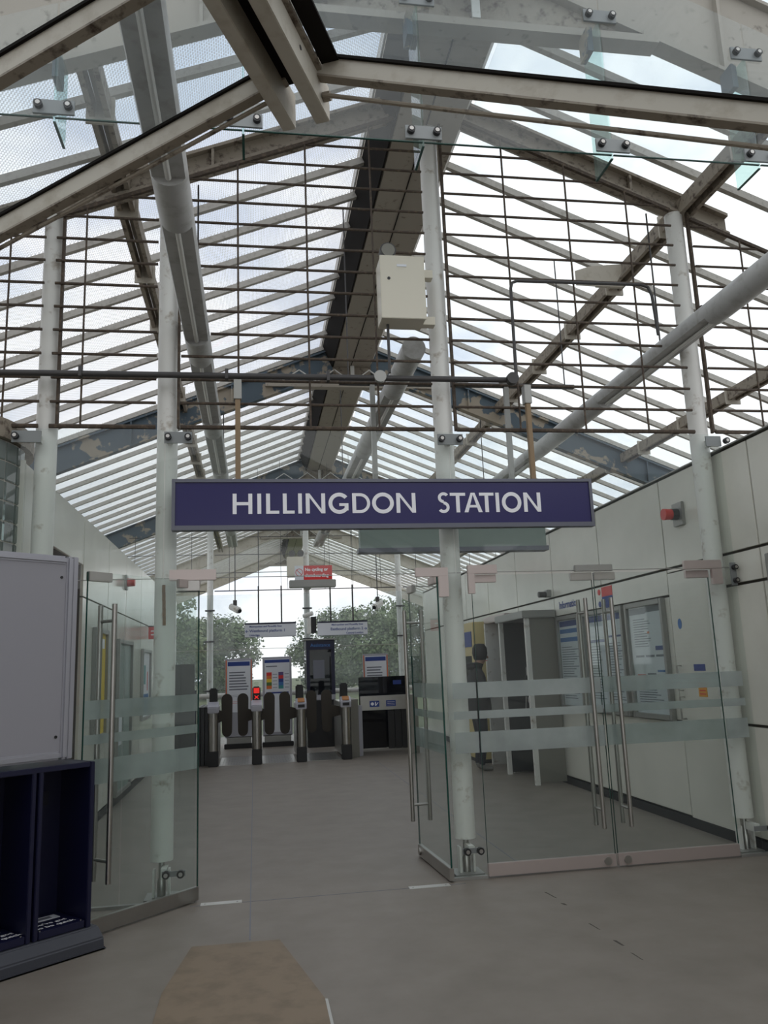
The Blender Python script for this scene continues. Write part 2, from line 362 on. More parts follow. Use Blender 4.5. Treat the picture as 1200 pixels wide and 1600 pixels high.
for i, y in enumerate(FR):
    t = thing('roof_frame', names[i], 'roof frame', (RX, y, 6.0), group='roof frames along the hall')
    dep = .80 if i == 0 else .22 if i == 1 else .42
    z00 = 6.54 if i < 2 else 6.34
    mt = 'truss' if i in (2, 3) else 'dirty' if i == 1 else 'cream' if i > 3 else 'beam'
    xr = 4.42 if i == 1 else XR
    m = MB(); rafter(m, y, XL, 1.27, z00, dep); m.build('rafter', mt, t)
    m = MB(); rafter(m, y, 1.89, xr, z00, dep); m.build('rafter', mt, t)
    if i != 1:
        MB().box(.20, 2.96, y-.07, y+.07, 5.97, 6.03).build('tie', 'beam', t)
        MB().box(RX-.03, RX+.03, y-.08, y-.06, 6.03, 6.5).build('king_post', 'column', t)
        pts = [] if i == 0 else [(.45+.28*k, 6.05 if k % 2 == 0 else min(6.26, zb(.45+.28*k)+.04)) for k in range(9)]
        for (a, za), (b, zc) in zip(pts, pts[1:]):
            MB().bar((a, y-.07, za), (b, y-.07, zc), .014, .032, (0, 1, 0)).build('lattice_strut', 'column', t)
        MB().prism([(.35, 6.03), (2.81, 6.03), (1.88, 6.54), (1.28, 6.54)], lambda u, v, d: (u, d, v), y+.0, y+.014).build('gusset_plate', 'dirty', t)
    for s in (-1, 1):
        for dx in (1.9, 3.4, 4.9):
            x = RX+s*dx
            if XL < x < xr: MB().box(x-.012, x+.012, y-.06, y+.06, zb(x)+z00-6.54+.03, zb(x)+z00-6.54+dep-.03).build('stiffener', mt, t)

# twin longitudinal purlins
def purlin(x, z, label, y0=4.9, y1=26.9):
    t = thing('roof_purlin', label, 'purlin', (x, y0, z), group='long purlins under the roof')
    for dx in (-.055, .055): MB().box(x+dx-.02, x+dx+.02, y0, y1, z-.07, z+.07).build('channel', 'dirty', t)
    MB().box(x-.03, x+.03, y0, y1, z+.055, z+.07).build('web_plate', 'cream', t)
    y = y0+.5
    while y < 19:
        MB().box(x-.10, x+.10, y-.01, y+.01, z-.12, z+.10).build('bracket_plate', 'cream', t); y += 1.22
purlin(-1.07, 5.60, 'twin steel purlin under the left roof slope')
purlin(4.0, 5.66, 'twin steel purlin under the right slope above the wall')
pa = [o for o in C.objects if o.name == 'roof_purlin.001'][0]
MB().prism([(3.38, 5.60), (3.38, 5.44), (3.80, 5.43), (3.90, 5.60), (3.90, 5.70), (3.55, 5.66)], lambda u, v, d: (u, d, v), 7.44, 7.455).build('bracket_arm', 'cream', pa)
MB().box(3.60, 3.90, 7.425, 7.47, 5.43, 5.445).build('arm_lip', 'cream', pa)
purlin(6.1, 4.83, 'lower twin purlin under the right slope beyond the wall')

# ------------------------------------------------------------------ entrance columns
COLX = [-1.58, -.67, 1.58, 3.90]
cl = ['white round column at the far left of the glass front', 'white round column left of the open doorway, rust streak on it',
      'white round column right of the open doorway, behind the navy sign', 'white round column at the right end of the glass doors']
for i, x in enumerate(COLX):
    t = thing('entrance_column', cl[i], 'column', (x, FAC, 0), group='entrance columns')
    ztop = zb(x)
    MB().cyl((x, FAC, .26), (x, FAC, ztop-.003), .080, 28).build('shaft', 'column', t, smooth=True)
    MB().lathe([(.03, .02), (.03, .12), (.022, .14), (.022, .262)], (x, FAC, 0), 14).build('base_pin', 'steel', t, smooth=True)
    MB().box(x-.06, x-.045, FAC-.04, FAC+.04, .02, .2).box(x+.045, x+.06, FAC-.04, FAC+.04, .02, .2).build('base_lug', 'column', t)
    MB().box(x-.11, x+.11, FAC-.11, FAC+.11, 0, .02).build('base_plate', 'alu', t)
    MB().box(x+.080, x+.100, FAC-.10, FAC-.06, 3.47, ztop-.02).build('grille_angle', 'rust', t)
    for zc, off, hh in ((3.365, .075, .045), (.20, .05, .018)):
        ox = (-.10, .10, .01, .055)[i]
        p = MB().box(x+ox-off-.03, min(x+ox+off+.03, 3.99), 6.165, 6.178, zc-hh, zc+hh).build('clamp_plate', 'clamp', t)
        for s in ((-1,), (-1, 1), (-1, 1), (1,))[i]:
            MB().cyl((x+ox+s*off, 6.130, zc), (x+ox+s*off, 6.165, zc), .026, 16).build('bolt', 'black', p, smooth=True)
            MB().cyl((x+ox+s*off, 6.124, zc), (x+ox+s*off, 6.131, zc), .014, 12).build('bolt_head', 'steel', p)
        MB().box(x-.02+ox*.3, x+.02+ox*.3, 6.193, FAC-.074 if zc > 1 else FAC-.025, zc-.03, zc+.03).build('clamp_arm', 'column', t)
    if i == 3:
        p = MB().box(3.935, 3.985, 6.165, 6.178, 2.12, 2.31).build('clamp_plate', 'clamp', t)
        for zc in (2.16, 2.27):
            MB().cyl((3.965, 6.130, zc), (3.965, 6.165, zc), .022, 16).build('bolt', 'black', p, smooth=True); MB().cyl((3.965, 6.124, zc), (3.965, 6.131, zc), .012, 12).build('bolt_head', 'steel', p)
    if i == 1:
        rm = mat('rust streak', (120, 84, 44), .9)
        for k in range(5):
            a = -1.62+.02*k; z = 2.2-.06*k
            MB().box(x+.079*math.cos(a)-.012, x+.079*math.cos(a)+.012, FAC-.083, FAC-.07, z-.03, z+.035).build('rust_patch', rm, t)

# ------------------------------------------------------------------ security grilles between the columns
def ztopg(x): return min(zb(x)-.07, 6.05)
def grille(x0, x1, vx, label, rod=.0115, yg=6.24, z0=3.47, dz=.1967, mt='rust', pairs=True):
    t = thing('wire_grille', label, 'grille', ((x0+x1)/2, yg, z0), group='rusty grilles above the glass front' if yg < 10 else 'grilles above the far screen')
    k = 0
    while True:
        z = z0+dz*k; xa, xb = x0, x1
        if z > 6.1: break
        h = (6.47-z)/SL
        xa, xb = max(x0, RX-h), min(x1, RX+h)
        if yg < 10 and abs(z-4.30) < .14:        # rods stop short of the light tubes
            if x0 < -.45 < x1: xa = max(xa, -.33)
            if x0 < 3.70 < x1: xb = min(xb, 3.58)
        if xb-xa > .05:
            MB().cyl((xa, yg, z), (xb, yg, z), rod if k else rod*1.5, 6).build('horizontal_rod', mt, t)
        k += 1
    for x in vx:
        MB().cyl((x, yg-.012, z0), (x, yg-.012, zb(x)-.07), rod*.75, 6).build('vertical_rod', mt, t)
    if pairs:
        for a, b in ((x0, min(x1, RX)), (max(x0, RX), x1)):
            if b-a > .05: MB().bar((a, yg, zb(a)-.06), (b, yg, zb(b)-.06), .03, .03, (0, 1, 0)).build('top_angle', mt, t)
    return t
grille(-2.9, -1.62, (-1.88, -2.45), 'rusty rod grille left of the leftmost entrance column')
grille(-1.54, -.75, (-1.31,), 'narrow rusty rod grille between the two left columns')
grille(-.56, 1.48, (-.11, .46, 1.02), 'rusty rod grille above the left half of the navy sign')
grille(1.67, 3.80, (2.22, 2.80, 3.37), 'rusty rod grille above the right half of the navy sign')
grille(4.0, 5.9, (4.46, 5.05), 'rusty rod grille right of the rightmost entrance column')

# conduit across the grille and bent conduit frame
t = thing('conduit_pipe', 'dark horizontal conduit across the grille above the sign', 'pipe', (-2.4, 6.13, 3.87))
MB().cyl((-2.6, 6.13, 3.85), (2.13, 6.13, 3.87), .024, 12).build('tube', 'pipe', t, smooth=True)
MB().cyl((1.02, 6.13, 3.87), (1.02, 6.09, 3.87), .05, 16).build('junction_box', 'alu', t, smooth=True)
MB().cyl((2.13, 6.13, 3.87), (2.13, 6.07, 3.87), .05, 16).build('junction_box', 'pipe', t, smooth=True)
for x in (-1.3, -.2, .6): MB().box(x-.012, x+.012, 6.10, 6.16, 3.83, 3.91).build('saddle_clip', 'pipe', t)
t = thing('conduit_pipe', 'bent dark conduit rising up the grille by the right column', 'pipe', (2.2, 6.17, 3.9))
MB().path([(2.19, 6.17, 3.9), (2.2, 6.17, 4.72), (2.215, 6.17, 4.77), (2.26, 6.17, 4.79), (3.40, 6.17, 4.80), (3.47, 6.17, 4.78), (3.50, 6.17, 4.70), (3.52, 6.17, 4.33)], .014, 8).build('tube', 'pipe', t, smooth=True)

# ------------------------------------------------------------------ fluorescent tube casings
def lighttube(x, z, y0, y1, segs, label, r=.105):
    t = thing('tube_light', label, 'light', (x, y0, z), group='long tube lights along the hall')
    n = 24
    def seg(a, b, open_):
        vs = []; prof = []
        for k in range(n):
            an = 2*math.pi*k/n; u, v = r*math.sin(an), -r*math.cos(an)
            if open_: v = max(v, -.055)
            prof.append((u, v))
        c = MB().prism(prof, lambda u, v, d: (x+u, d, z+v), a, b).build('casing', 'tube', t, smooth=True)
        if open_: MB().cyl((x, a+.02, z-.07), (x, b-.02, z-.07), .017, 10).build('lamp', 'lamp', c, smooth=True)
    y = y0; k = segs[2]
    while y < y1:
        L = segs[0] if k % 2 == 0 else segs[1]; e = min(y+L, y1); seg(y, e, k % 2 == 0); y = e; k += 1
    for yb in (FAC, FR[2], FR[3]):
        if y0 < yb < y1: MB().cyl((x, yb+.12, z+.1), (x, yb+.12, zb(x)+.0), .008, 6).build('hanger', 'pipe', t)
lighttube(-.45, 4.32, 2.4, 17.6, (1.75, .5, 0), 'left long tube light running along the hall past the left column')
lighttube(3.70, 4.28, 3.4, 17.6, (2.1, 2.2, 1), 'right long tube light running along the hall above the white wall')
lighttube(1.40, 4.30, 6.52, 17.6, (1.2, 1.1, 1), 'middle long tube light starting behind the cream cabinet')

# ------------------------------------------------------------------ facade glass (transom panes)
wn = thing('window_1', 'frameless glass panes above the entrance doors', None, (1.2, 6.19, 2.27), kind='structure')
def pane(par, x0, x1, z0, z1, m='g_facade', y=6.18, nm='glass_pane'):
    o = MB().box(x0, x1, y, y+.012, z0, z1).build(nm, m, par)
    return o
for x0, x1 in ((-1.72, -.675), (-.665, 1.575), (1.585, 3.93)):
    pane(wn, x0, x1, 2.275, 3.43)
    MB().box(x0, x1, 6.179, 6.193, 2.27, 2.2745).build('pane_edge', 'alu', wn)
pane(wn, 3.935, 3.985, .02, 3.43)
pane(wn, 1.42, 1.69, .02, 2.27); pane(wn, 3.735, 3.93, .02, 2.27)
pane(wn, -.93, -.43, .02, 2.27); pane(wn, -1.72, -.94, .02, 2.27)
MB().box(1.42, 1.69, 6.165, 6.205, 0, .02).box(3.735, 3.985, 6.165, 6.205, 0, .02).box(-1.72, -.43, 6.165, 6.205, 0, .02).build('floor_channel', 'alu', wn)
for x0, x1 in ((1.50, 1.685), (3.74, 3.93)):
    for z0, z1 in ((1.30, 1.42), (1.145, 1.205), (.895, 1.05)):
        MB().box(x0, x1, 6.176, 6.179, z0, z1).build('frosted_band', 'g_film', wn)

# door leaves
BANDS = ((1.30, 1.42), (1.145, 1.205), (.895, 1.05))
def leaf(n, label, hinge, ang, L, hs, rail='fitting'):
    """leaf from the hinge along angle, local x 0..L, local y = through the glass; hs: handle x"""
    t = thing('door_%d' % n, label, None, (hinge[0], hinge[1], 0), ang, kind='structure')
    MB().box(0, L, -.006, .006, .10, 2.25).build('glass', 'g_door', t, world=False)
    MB().box(0, L, -.018, .018, .012, .10).build('bottom_rail', 'steel' if rail == 's' else 'fitting', t, world=False, bev=.003)
    for x in (-.002, L-.001): MB().box(x, x+.003, -.0065, .0065, .10, 2.25).build('glass_edge', 'g_edge', t, world=False)
    for z0, z1 in BANDS: MB().box(.0, L, -.009, -.0065, z0, z1).build('frosted_band', 'g_film', t, world=False)
    for s in (-1, 1):
        MB().cyl((hs, s*.075, .30), (hs, s*.075, 2.04), .017, 14).build('pull_bar', 'steel', t, world=False, smooth=True)
    for z in (.43, 1.93): MB().cyl((hs, -.075, z), (hs, .075, z), .011, 10).build('handle_bolt', 'steel', t, world=False, smooth=True)
    for a, b in ((0, .2), ): MB().box(a, b, -.02, .02, 2.19, 2.252).build('patch_fitting', 'fitting', t, world=False, bev=.003)
    xl = L-.10
    MB().box(xl-.08, L, -.02, .02, 2.19, 2.252).build('lock_patch', 'steel', t, world=False, bev=.003)
    MB().cyl((L-.07, -.03, .055), (L-.07, .03, .055), .03, 16).build('lock_knob', 'steel', t, world=False, smooth=True)
    return t
leaf(1, 'glass door leaf swung out beside the notice board', (-.41, 6.20), math.radians(180+46), .96, .80, 's')
leaf(2, 'glass door leaf swung inward beside the centre column', (1.41, 6.13), math.radians(93.5), .90, .80, 's')
leaf(3, 'closed glass door leaf next to the centre column', (1.70, 6.185), 0, 1.005, .905)
leaf(4, 'closed glass door leaf next to the right column', (3.73, 6.185), math.radians(180), 1.005, .905)
# head fittings fixed to the columns
t = thing('door_closer_arm', 'pale L-shaped door head fitting left of the centre column', 'door fitting', (1.3, 6.15, 2.3))
MB().box(1.24, 1.50, 6.12, 6.16, 2.24, 2.31).build('arm', 'fitting', t, bev=.003); MB().box(1.42, 1.50, 6.12, 6.16, 2.08, 2.245).build('leg', 'fitting', t, bev=.003)
t = thing('door_closer_arm', 'pale L-shaped door head fitting right of the centre column', 'door fitting', (1.75, 6.15, 2.3))
MB().box(1.66, 1.90, 6.125, 6.16, 2.255, 2.325).build('arm', 'fitting', t, bev=.003); MB().box(1.66, 1.715, 6.125, 6.16, 2.10, 2.26).build('leg', 'fitting', t, bev=.003)
t = thing('door_closer_arm', 'pale door head fitting between the two closed doors', 'door fitting', (2.7, 6.15, 2.3))
MB().box(2.55, 2.87, 6.125, 6.16, 2.258, 2.31).build('arm', 'alu', t, bev=.003)
t = thing('door_closer_arm', 'pale door head fitting beside the right column', 'door fitting', (3.6, 6.15, 2.3))
MB().box(3.50, 3.83, 6.12, 6.16, 2.256, 2.33).build('arm', 'fitting', t, bev=.003); MB().box(3.74, 3.83, 6.12, 6.16, 2.13, 2.26).build('leg', 'fitting', t, bev=.003)
t = thing('door_closer_arm', 'pale door head fitting right of the rust-streaked column', 'door fitting', (-.5, 6.15, 2.3))
MB().box(-.62, -.28, 6.12, 6.16, 2.25, 2.33).build('arm', 'fitting', t, bev=.003); MB().box(-.56, -.40, 6.10, 6.165, 2.17, 2.245).build('pivot_box', 'steel', t, bev=.003)
for x0, x1, y, l in ((-.38, -.10, 6.10, 'worn metal pivot plate in the floor left of the doorway'), (1.08, 1.38, 6.08, 'worn metal pivot plate in the floor right of the doorway')):
    t = thing('floor_plate', l, 'floor plate', (x0, y, 0))
    MB().box(x0, x1, y-.035, y+.035, 0, .004).build('plate', 'plateedge', t, bev=.001)
    for x in (x0+.03, x1-.03): MB().cyl((x, y, .004), (x, y, .006), .007, 8).build('screw', 'steel', t)

# ------------------------------------------------------------------ station sign
t = thing('station_sign', 'long navy station name sign hanging above the entrance doors', 'sign', (1.07, 6.05, 2.62))
sx0, sx1, sz0, sz1, sy0 = -.605, 2.735, 2.62, 3.013, 6.09
fr = MB().box(sx0, sx1, sy0-.012, sy0+.065, sz0, sz0+.035).box(sx0, sx1, sy0-.012, sy0+.065, sz1-.025, sz1).box(sx0, sx0+.025, sy0-.012, sy0+.065, sz0+.035, sz1-.025).box(sx1-.025, sx1, sy0-.012, sy0+.065, sz0+.035, sz1-.025).build('frame', 'signframe', t)
pn = MB().box(sx0+.025, sx1-.025, sy0, sy0+.06, sz0+.035, sz1-.025).build('panel', 'navy', t)
for x in (-.115, 2.255): MB().box(x-.02, x+.02, 6.10, 6.14, sz1, 3.72).build('hanger_post', 'tan', t, bev=.003)
for x in (-.115, 2.255): MB().box(x-.03, x+.03, 6.09, 6.165, 3.66, 3.82).build('hanger_clamp', 'alu', t, bev=.003)
# letters as flat shapes, cap height 1
ST = .188
def ring(cx, cz, rx, rz, a0, a1, st=ST, n=28):
    o = []; i = []
    for k in range(n+1):
        a = math.radians(a0+(a1-a0)*k/n); c, s_ = math.cos(a), math.sin(a)
        o.append((cx+rx*c, cz+rz*s_)); i.append((cx+(rx-st)*c, cz+(rz-st)*s_))
    return [[o[k], o[k+1], i[k+1], i[k]] for k in range(n)]
def q(x0, z0, x1, z1): return [[(x0, z0), (x1, z0), (x1, z1), (x0, z1)]]
def letter(ch, w):
    if ch == 'H': return q(0, 0, ST, 1)+q(w-ST, 0, w, 1)+q(ST, .43, w-ST, .58)
    if ch == 'I': return q(0, 0, w, 1)
    if ch == 'L': return q(0, 0, ST, 1)+q(ST, 0, w, .15)
    if ch == 'N': return q(0, 0, ST, 1)+q(w-ST, 0, w, 1)+[[(ST, 1), (ST*.2, 1), (w-ST, 0), (w-ST*.2, 0)], [(ST*.2, 1), (ST, 1), (w-ST*.2, 0), (w-ST, 0)]][1:]
    if ch == 'T': return q(0, .85, w, 1)+q(w/2-ST/2, 0, w/2+ST/2, .85)
    if ch == 'A': return [[(0, 0), (ST*1.08, 0), (w/2+.03, 1), (w/2-ST*.55, 1)], [(w-ST*1.08, 0), (w, 0), (w/2+ST*.55, 1), (w/2-.03, 1)]]+q(w*.26, .24, w*.74, .37)
    if ch == 'O': return ring(w/2, .5, w/2, .53, 0, 360)
    if ch == 'D': return q(0, 0, ST, 1)+q(ST, .85, w-.5, 1)+q(ST, 0, w-.5, .15)+ring(w-.5, .5, .5, .5, -90, 90, .15)
    if ch == 'G': return ring(.53, .5, .53, .53, 40, 322, ST)+q(.53, .36, w, .50)+q(w-ST, .14, w, .40)
    if ch == 'S': return ring(w/2+.01, .755, w*.42, .275, 35, 270, .15)+ring(w/2-.01, .265, w*.44, .295, -215+70, 90, .15)
LB = [('H', 363.5, 392.5), ('I', 400, 405.7), ('L', 413, 432.5), ('L', 438, 455.5), ('I', 461, 466.7), ('N', 472.5, 502), ('G', 507, 537.5), ('D', 543.5, 571), ('O', 574, 608), ('N', 612, 642.3),
      ('S', 676, 697.5), ('T', 697.3, 722), ('A', 719.5, 748.8), ('T', 744.5, 768), ('I', 771, 776.7), ('O', 781, 813), ('N', 817, 845)]
CH = .158; U0 = -.158
for ch, a, b in LB:
    x0 = U0+(a-363)*.00508; w = (b-a)*.00508/CH; m = MB()
    for pi, poly in enumerate(letter(ch, w)):
        ar = sum(poly[i][0]*poly[(i+1) % 4][1]-poly[(i+1) % 4][0]*poly[i][1] for i in range(4))
        if ar < 0: poly = poly[::-1]
        m.prism(poly, lambda u, v, d: (x0+u*CH, d, 2.742+v*CH), sy0-.002-.00015*(pi % 5), sy0+.002)
    m.build('letter', 'white', pn)

# grey-green box board behind the sign
t = thing('light_box', 'grey green box board hanging behind the navy sign', 'sign', (2.4, 8.0, 2.75))
MB().box(1.06, 3.02, 7.95, 8.08, 2.74, 3.06).build('body', 'greenbox', t, bev=.004); MB().box(1.04, 3.04, 7.94, 8.09, 2.70, 2.745).build('base_rail', 'signframe', t)
for x in (1.25, 2.72): MB().box(x-.025, x+.025, 8.0, 8.05, 3.06, 4.5).build('hanger_post', 'alu', t)
t = thing('crossbar_rail', 'dark rail under the roof carrying the light box posts', 'rail', (2.0, 8.02, 4.52))
MB().box(.9, 3.5, 8.0, 8.05, 4.5, 4.54).build('rail', 'pipe', t)
for x in (1.0, 3.4): MB().cyl((x, 8.025, 4.54), (x, 8.025, 6.77-SL*abs(x-RX)+.01), .007, 6).build('wire', 'pipe', t)

# cream cabinet on the centre column
t = thing('electrical_cabinet', 'cream metal cabinet fixed high on the centre column', 'cabinet', (1.25, 6.1, 4.3))
b = MB().box(1.035, 1.395, 5.98, 6.20, 4.32, 4.86).build('body', 'box', t, bev=.006)
dr = MB().box(1.03, 1.40, 5.962, 5.98, 4.315, 4.865).build('door', 'box', t, bev=.004)
MB().cyl((1.10, 5.958, 4.66), (1.10, 5.963, 4.66), .013, 12).build('lock', 'black', dr); MB().box(1.17, 1.25, 5.957, 5.962, 4.765, 4.785).build('name_plate', 'paper', dr)
MB().box(1.395, 1.50, 6.10, 6.18, 4.33, 4.40).box(1.395, 1.50, 6.10, 6.18, 4.75, 4.82).build('bracket', 'box', t)
MB().cyl((1.10, 6.1, 3.9), (1.10, 6.1, 4.32), .012, 8).build('conduit', 'pipe', t, smooth=True)
t = thing('round_lamp', 'round grey floodlamp above the cream cabinet', 'lamp', (1.12, 6.1, 4.86))
MB().lathe([(.02, 0), (.02, .03), (.015, .05)], (1.12, 6.1, 4.86), 12).build('stem', 'pipe', t)
MB().cyl((1.12, 6.05, 4.96), (1.12, 6.13, 4.96), .068, 24).build('housing', 'pipe', t, smooth=True); MB().cyl((1.12, 6.045, 4.96), (1.12, 6.05, 4.96), .056, 24).build('lens', 'kiosk', t, smooth=True)

# ------------------------------------------------------------------ hung glass screen with fins in front of the hall
GY = 4.55
w2 = thing('window_2', 'hanging glass screen with glass fins above the entrance', None, (1.2, GY, 4.89), kind='structure')
finx = [-1.17, -.045, 1.107, 2.41, 3.50]
edges = [-2.4]+finx+[4.7]
for a, b in zip(edges, edges[1:]):
    pts = [(a+.006, 4.89), (b-.006, 4.89), (b-.006, zb(b)+.25)]
    if a < RX < b: pts.append((RX, zb(RX)+.25))
    pts.append((a+.006, zb(a)+.25))
    MB().prism(pts, lambda u, v, d: (u, d, v), GY, GY+.012).build('glass_pane', 'g_screen', w2)
    MB().box(a+.006, b-.006, GY-.001, GY+.013, 4.885, 4.8905).build('pane_edge', 'g_edge', w2)
for x in finx:
    ft = min(5.94, zb(x)-.03)
    f = MB().box(x-.007, x+.007, GY+.014, GY+.27, 4.87, ft).build('glass_fin', 'g_fin', w2)
    MB().box(x-.008, x+.008, GY+.014, GY+.271, 4.864, 4.871).build('fin_edge', 'g_edge', f)
    MB().box(x-.05, x-.009, GY+.10, GY+.24, ft-.16, ft+.03).build('hanger_bracket', 'truss', f)
    for zc in (4.95, min(6.04, ft+.02)):
        p = MB().box(x-.12, x+.12, GY-.016, GY-.001, zc-.05, zc+.045).build('clamp_plate', 'clamp', w2, bev=.002)
        for s in (-1, 1):
            MB().cyl((x+s*.085, GY-.045, zc), (x+s*.085, GY-.016, zc), .025, 16).build('bolt', 'black', p, smooth=True)
            MB().cyl((x+s*.085, GY-.05, zc), (x+s*.085, GY-.044, zc), .014, 12).build('bolt_head', 'steel', p)

# ------------------------------------------------------------------ front canopy, turned against the hall
CA = math.radians(24.44)
cdx, axx = Vector((math.cos(CA), -math.sin(CA), 0)), Vector((math.sin(CA), math.cos(CA), 0))
CS = .80; CQ = CS/.90
base = Vector((.42, 3.858, 4.75))
def scl(p): return Vector((0, 0, EYE))+(Vector(p)-Vector((0, 0, EYE)))*CS
apex = scl(base+cdx*-.175+Vector((0, 0, .105)))
def cp(s, a, h):
    """canopy point: s across, a along the ridge (towards the hall), h height over the apex"""
    return apex+(cdx*s+axx*a+Vector((0, 0, h)))*CQ
SLL, SLR = .322, .378
cn = thing('entrance_canopy', 'cream steel gable canopy of rafters and glass overhead in front', 'canopy', tuple(apex))
def crafter(a, nm='rafter', both=True):
    for sgn, sl, L in ((-1, SLL, 2.35), (1, SLR, 4.2)):
        p, q_ = cp(sgn*.06, a, -sl*.06), cp(sgn*L, a, -sl*L)
        nrm = Vector((0, 0, 1))
        MB().bar(p, q_, .05*CQ, .098*CQ, nrm).build(nm, 'cream', cn)
        up_ = Vector((0, 0, .055))*CQ
        MB().bar(p+up_, q_+up_, .07, .014, nrm).build('glazing_gasket', 'dark', cn)
        dn = Vector((0, 0, -.054))*CQ
        MB().bar(p+dn, q_+dn, .05, .010, nrm).build('bottom_flange', 'dirty', cn)
crafter(0.0); crafter(-.76); crafter(-1.52); crafter(-2.28)
for sgn, sl, L in ((-1, SLL, 2.35), (1, SLR, 4.2)):
    d_ = Vector((0, 0, -.085 if sgn < 0 else -.125))*CQ; MB().cyl(cp(sgn*.12, .03, -sl*.12)+d_, cp(sgn*L, .03, -sl*L)+d_, .010, 8).build('tie_rod', 'dirty', cn, smooth=True)
    for a0, a1 in ((-.74, -.02), (-1.50, -.78), (-2.26, -1.54)):
        A, B, Cc, D = cp(sgn*.2, a0, -sl*.2+.065), cp(sgn*L, a0, -sl*L+.065), cp(sgn*L, a1, -sl*L+.065), cp(sgn*.2, a1, -sl*.2+.065)
        u_ = Vector((0, 0, .012))
        MB().add([A, B, Cc, D, A+u_, B+u_, Cc+u_, D+u_], [(3,2,1,0),(4,5,6,7),(0,1,5,4),(1,2,6,5),(2,3,7,6),(3,0,4,7)]).build('roof_glass', 'g_roof', cn)
# twin-channel ridge beam of the canopy
def cbox(s0, s1, a0, a1, h0, h1, nm, m, bev=.0):
    P_ = [cp(s, a, h) for h in (h0, h1) for (s, a) in ((s0, a0), (s1, a0), (s1, a1), (s0, a1))]
    return MB().add(P_, [(3,2,1,0),(4,5,6,7),(0,1,5,4),(1,2,6,5),(2,3,7,6),(3,0,4,7)]).build(nm, m, cn, bev=bev)
HB = -.225
cbox(-.145, -.075, -3.2, .16, HB, -.03, 'ridge_channel', 'cream', .003)
cbox(.035, .110, -3.2, .16, HB, -.03, 'ridge_channel', 'cream', .003)
cbox(-.075, .035, -3.2, .03, -.07, -.05, 'ridge_web', 'dark')
cbox(.110, .135, -3.2, .06, -.075, -.05, 'ridge_flange', 'dirty')
cbox(.135, .225, -3.2, .04, -.045, -.03, 'ridge_flashing', 'dark')
cbox(-.235, -.145, -3.2, .04, -.03, -.015, 'ridge_flashing', 'dark')
for a in (-.25, -.60, -.95): MB().cyl(cp(.109, a, -.13), cp(.112, a, -.13), .011, 10).build('bolt_hole', 'black', cn)
MB().cyl(cp(.112, .06, -.16), cp(.15, .06, -.16), .022, 10).build('bolt', 'dirty', cn)

# ------------------------------------------------------------------ newspaper stand and notice board, front left
SA = math.atan2(5.36-4.955, -.881+1.351)     # direction of its front edge
ORI = (-.885, 5.345)
sd = thing('newspaper_stand', 'dark navy newspaper stand with open bays at the left', 'newspaper stand', (ORI[0], ORI[1], 0), SA)
# local: x runs right along the front edge (0 at the right corner), y runs back
def sb(x0, x1, y0, y1, z0, z1, nm, m, bev=.0, par=None): return MB().box(x0, x1, y0, y1, z0, z1).build(nm, m, par or sd, world=False, bev=bev)
LW = -1.62
m = MB().prism([(0, .005), (.03, .005), (.035, .06), (.10, .115), (.50, .115), (.50, .005)], lambda u, v, d: (d, u-.03, v), LW, 0)
m.build('plinth', 'plinth', sd, world=False, bev=.008)
sb(LW+.03, -.045, .43, .45, .115, 1.06, 'back_panel', 'standblue')
sb(-.075, -.045, .08, .45, .115, 1.06, 'side_panel', 'standblue', .004)
sb(LW+.03, LW+.06, .08, .45, .115, 1.06, 'side_panel', 'standblue', .004)
for x in (-.40, -.72, -1.06): 
    sb(x-.035, x-.008, .09, .43, .115, 1.04, 'divider', 'standblue', .004); sb(x+.008, x+.035, .09, .43, .115, 1.04, 'divider', 'standblue', .004)
sb(LW+.06, -.075, .085, .43, 1.03, 1.06, 'top_panel', 'standblue', .003)
for x0, x1 in ((-.36, -.08), (-.68, -.44), (-1.02, -.76), (-1.5, -1.1)):
    f = sb(x0, x1, .09, .42, .118, .16, 'bay_floor', 'standblue', .003)
    MB().box(x0+.02, x1-.05, .28, .36, .1605, .162).build('white_label', 'paper', f, world=False)
    MB().box(x0+.05, x1-.09, .30, .34, .1622, .163).build('label_print', 'ink', f, world=False)
    sb((x0+x1)/2-.05, (x0+x1)/2+.05, .395, .40, .80, .88, 'hook_plate', 'standin')
    mtx = WM[sd.name]
    for k, tx in enumerate(("you've got", "to be quick")):
        text(tx, .045, lambda u, v, d, k=k, x0=x0: tuple(mtx @ Vector((x0+.01+u*1.15, .20-.062*k+v, .1605+d))), 'lettering', 'white', f, bold=.0016)
    for x in (x0+.01, x1-.02):
        MB().cyl((x, .10, .16), (x, .10, .166), .006, 8).build('screw', 'steel', f, world=False)

nb = thing('notice_board', 'blank grey notice board in a silver frame at the left edge', 'notice board', (ORI[0], ORI[1], 0), SA)
BX1, BX0, BY, BZ0, BZ1 = -.19, -1.62, .16, 1.085, 2.325
pnl = MB().box(BX0, BX1-.03, BY+.004, BY+.035, BZ0+.03, BZ1-.03).build('panel', 'boardgrey', nb, world=False)
for (x0, x1, z0, z1) in ((BX1-.045, BX1, BZ0, BZ1), (BX0, BX1-.045, BZ1-.05, BZ1), (BX0, BX1-.045, BZ0, BZ0+.05)):
    MB().box(x0, x1, BY-.012, BY+.05, z0, z1).build('frame_rail', 'boardframe', nb, world=False, bev=.012)
MB().box(BX1, BX1+.035, BY+.0, BY+.06, BZ0, BZ1).build('side_channel', 'boardframe', nb, world=False, bev=.004)
for z in (1.22, 2.19): MB().cyl((BX1-.075, BY-.001, z), (BX1-.075, BY+.004, z), .009, 12).build('key_lock', 'black', nb, world=False)
